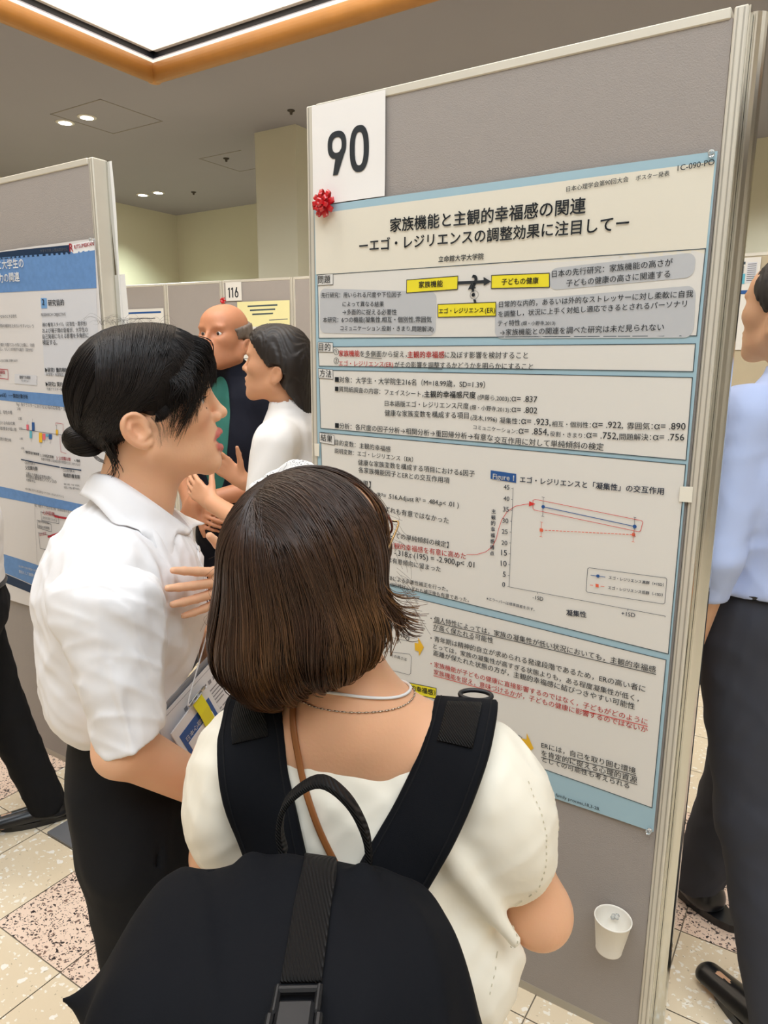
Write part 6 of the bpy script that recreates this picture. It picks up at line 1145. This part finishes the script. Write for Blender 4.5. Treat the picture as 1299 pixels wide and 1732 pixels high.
# ---------------------------------------------------------------- people further away
def person(pos, ang, h, label, shirt_c, pants_c, hair_c, arms, long_sleeve=False, bald=False, longhair=False, skin=(222, 174, 138), jacket=None, inner=None, stride=0.0, tuck=True, width=1.0, pitch=0.0, collar=True, lanyard=None, shoe_c='shoe'):
    """standing person; local frame x forward, y left, z up from the floor, for a 1.70 m body scaled to h"""
    k = h / 1.70; O = np.array((pos[0], pos[1], FZ)); f0, A = place(O, ang); to = lambda V: f0(np.asarray(V, float) * k)
    t = empty('person', O, label, 'person'); sk = np.array(srgb(*skin)[:3])
    hc = np.array((.035, 0, 1.585)); S = SDF(); hd_ = SDF(); head_sdf(hd_, .002); S._b(hc, .15); S.ops.append(('u', .02, lambda P: hd_(P - hc)))
    S.cap((.020, 0, 1.52), (-.005, 0, 1.40), .047, .055, k=.03); S.cap((0, -.13 * width, 1.375), (0, .13 * width, 1.375), .05, .05, k=.05); S.ell((.0, 0, 1.22), (.10, .15 * width, .20), k=.05); S.cap((0, 0, 1.1), (0, 0, .95), .105, .12, k=.05)
    for s_ in (-1, 1): S.chain([(0, s_ * .085, .88), (.008 + stride * s_ * .10, s_ * .088, .48), (stride * s_ * .22 - .01, s_ * .09, .09)], [.082, .056, .042], k=.04); S.cap((stride * s_ * .22 - .04, s_ * .09, .04), (stride * s_ * .22 + .14, s_ * .10, .03), .034, .028, k=.03)
    Cl = SDF(); Cl.ell((-.002, 0, 1.23), (.122, .168 * width, .20), k=.04); Cl.cap((0, 0, 1.18), (.0, 0, 1.0), .118, .125, k=.06, flat=((0, 1, 0), 1.28)); Cl.cap((-.002, -.135 * width, 1.370), (-.002, .135 * width, 1.370), .058, .058, k=.05); Cl.cap((.004, 0, 1.45), (0, 0, 1.38), .062, .09, k=.04)
    for (sh, el, wr, hd, hn, hs, curl) in arms:
        sh, el, wr = np.array(sh), np.array(el), np.array(wr); S.cap(sh, el, .046, .038, k=.03); S.cap(el, wr, .039, .026, k=.02)
        hand_sdf(S, wr + unit(wr - el) * .012, hd, np.array(hn, float), np.array(hs, float), [curl] * 4, .95, .05, (.5, .4, .3))
        if long_sleeve: Cl.cap(sh, el, .062, .052, k=.03); Cl.cap(el, wr - unit(wr - el) * .01, .052, .041, k=.02)
        else: Cl.cap(sh, sh + (el - sh) * .72, .064, .060, k=.03)
    S.mesh('body', .0055, M['skin'], t, skin_col(sk), to)
    for s_ in (-1, 1):
        b = MB(); b.lathe(to([hc + (.0692, s_ * .0314, .0040)])[0], A.T @ np.array((1.0, 0, 0)), [(.012 * k * math.sin(q), .012 * k * math.cos(q)) for q in np.linspace(-1.4, 1.5, 10)], 14); e_ = b.build('eye', M['eye'], t, True)
        b = MB(); b.lathe(to([hc + (.0692, s_ * .0314, .0040)])[0], A.T @ np.array((1.0, 0, 0)), [(.0110 * k, .0056 * k), (.0123 * k, .004 * k), (.0126 * k, .001)], 12); b.build('iris', M['iris'], e_, True)
    Cl.warp(lambda P: cloth(P, .0042, int(h * 100)))
    zb = .985 if tuck else .88
    Cl.half((0, 0, zb), (0, 0, -1), k=.01); Cl.cap((.02, 0, 1.54), (-.003, 0, 1.42), .052, .056, k=.006, op='s')
    if jacket is None:
        sh_o = Cl.mesh('shirt', .0055, shirt_c, t, None, to)
    else:
        Jk = SDF(); Jk.lo, Jk.hi = Cl.lo - .02, Cl.hi + .02; Jk.ops.append(('u', .001, lambda P: Cl(P) - .010)); Jk.ell((.15, 0, 1.30), (.10, .062, .26), k=.02, op='s'); sh_o = Jk.mesh('jacket', .0055, jacket, t, None, to)
        Cl.mesh('shirt', .0055, shirt_c, t, None, to)
    if collar:
        b = MB()
        for s_ in (-1, 1):
            top = bez([(-.062, 0, 1.455), (-.03, s_ * .052, 1.452), (.03, s_ * .050, 1.435), (.070, s_ * .010, 1.405)], 14); out = bez([(-.082, 0, 1.415), (-.04, s_ * .078, 1.412), (.04, s_ * .078, 1.395), (.088, s_ * .050, 1.355)], 14)
            V = [q for i in range(14) for q in (top[i], out[i])]; b.add(to(V), [(2 * i, 2 * i + 1, 2 * i + 3, 2 * i + 2) for i in range(13)])
        o = b.build('collar', shirt_c, sh_o, True); md = o.modifiers.new('thick', 'SOLIDIFY'); md.thickness = .002
    Q = SDF(); Q.cap((0, 0, 1.0), (0, 0, .95), .110, .112, k=.04, flat=((0, 1, 0), 1.25)); Q.ell((-.01, 0, .90), (.115, .158, .12), k=.05)
    for s_ in (-1, 1): Q.chain([(0, s_ * .082, .86), (.006 + stride * s_ * .10, s_ * .088, .48), (stride * s_ * .22 - .012, s_ * .09, .07)], [.092, .074, .066], k=.03)
    Q.warp(lambda P: cloth(P, .0045, 8)); Q.half((0, 0, 1.03), (0, 0, 1), k=.01); Q.half((0, 0, .045), (0, 0, -1), k=.004); Q.mesh('trousers', .0065, pants_c, t, None, to)
    b = MB(); b.tube(to([(.118 * math.cos(a), .148 * math.sin(a), .995) for a in np.linspace(0, 6.283, 40)[:-1]]), .011, 8, closed=True); b.build('belt', M['shoe'], t, True)
    for s_ in (-1, 1):
        x0 = stride * s_ * .22; Z = SDF(); Z.cap((x0 - .055, s_ * .09, .040), (x0 + .165, s_ * .10, .026), .037, .029, k=.02, flat=((0, 1, 0), 1.2)); Z.cap((x0 - .03, s_ * .09, .09), (x0 - .03, s_ * .09, .05), .042, .042, k=.03); Z.half((0, 0, .022), (0, 0, -1), k=.003)
        so = Z.mesh('shoe', .004, M[shoe_c], t, None, to); b = MB(); b.prism(to([(x0 - .055 + .118 + .150 * math.cos(a) * (1.0 if math.cos(a) > 0 else .97) - .06, s_ * .095 + .042 * math.sin(a), .0005) for a in np.linspace(0, 6.283, 26)[:-1]]), (0, 0, .022 * k)); b.build('sole', M['shoe'], so)
    if not bald or True:
        Hh = SDF(); Hh.ell(hc + (-.010, 0, .030), (.0945, .081, .0835), k=.02); Hh.ell(hc + (-.040, 0, -.01), (.060, .070, .066), k=.03)
        if longhair: Hh.cap(hc + (-.045, 0, -.02), hc + (-.060, 0, -.14), .066, .045, k=.04, flat=((0, 1, 0), 1.2)); Hh.ell(hc + (.03, 0, .055), (.064, .066, .056), k=.02)
        if bald: Hh.half(hc + (0, 0, .030), (.25, 0, .97), k=.006)
        Hh.half(hc + (.052, 0, .040), (.80, 0, -.60), k=.006)
        for s_ in (-1, 1): Hh.ell(hc + (-.010, s_ * .080, -.036), (.030, .024, .033), k=.006, op='s')
        if not longhair: Hh.half(hc + (0, 0, -.060), (.3, 0, -.95), k=.01)
        Hh.warp(lambda P: .0016 * np.sin(P[:, 1] * 420 + 90 * np.sin(P[:, 0] * 21)) ); Hh.mesh('hair', .004, hair_c, t, None, to)
    return t, to
PB = mat('shirt_pale_blue', srgb(186, 200, 236), .8, spec=.25); GT = mat('trousers_charcoal', srgb(62, 63, 70), .85, spec=.2); GH = mat('hair_grey_black', srgb(44, 40, 38), .6); DH = mat('hair_dark_brown', srgb(34, 26, 22), .5); GRH = mat('hair_grey_short', srgb(120, 108, 98), .7)
TE = mat('polo_teal', srgb(44, 110, 98), .8); NV = mat('jacket_navy', srgb(22, 24, 36), .8, spec=.2); WB = mat('blouse_white', srgb(236, 232, 228), .8, spec=.25)
down = lambda s_, w_=1.0: ((0, s_ * .165 * w_, 1.355), (-.025, s_ * .215 * w_, 1.08), (.035, s_ * .205 * w_, .84), (.12, 0, -1), (0, s_, 0), (1, 0, 0), (.25, .25, .2))
# man at the right, beyond the panel end
pr, _ = person((.125, .385), -56, 1.83, 'person in pale blue shirt and charcoal trousers walking past the panel end', PB, GT, GH, [down(1), down(-1)], long_sleeve=True, stride=-.9)
# person at the far left in white shirt and black trousers
pl_, _ = person((-1.98, -.43), -150, 1.56, 'person in white shirt and black trousers cut off by the left photo edge', M['shirt'], M['blackc'], DH, [down(1), down(-1)], stride=.75, longhair=True, skin=(230, 184, 150))
# man with folded hands and woman in white, in the aisle behind
q = at(396, 700, 2.68); clasp = [((0, -.165, 1.355), (.03, -.215, 1.09), (.19, -.055, 1.000), (.25, .85, -.2), (.95, -.2, .2), (0, .2, 1), (.35, .4, .3)), ((0, .165, 1.355), (.03, .215, 1.09), (.225, -.005, 1.030), (.10, -.45, -.90), (.97, -.1, .1), (.2, .9, -.3), (.2, .2, .15))]
pm_, _ = person((q[0], q[1]), 172, 1.79, 'bald person with dark jacket and teal polo, hands folded in front', TE, NV, GRH, clasp, bald=True, jacket=NV, skin=(206, 142, 106))
q = at(492, 700, 2.17); bent = [((0, -.160, 1.355), (.03, -.20, 1.10), (.20, -.10, 1.20), (.6, .35, .6), (.5, -.7, .2), (0, .3, .8), (.3, .3, .2)), ((0, .160, 1.355), (.03, .21, 1.10), (.22, .10, 1.16), (.7, -.3, .4), (.4, .8, .2), (0, -.3, .8), (.3, .3, .2))]
pw_, _ = person((q[0], q[1]), -112, 1.69, 'dark haired person in white blouse standing beside the bald person', WB, M['blackc'], DH, bent, longhair=True, tuck=False, skin=(214, 158, 122), width=.95)
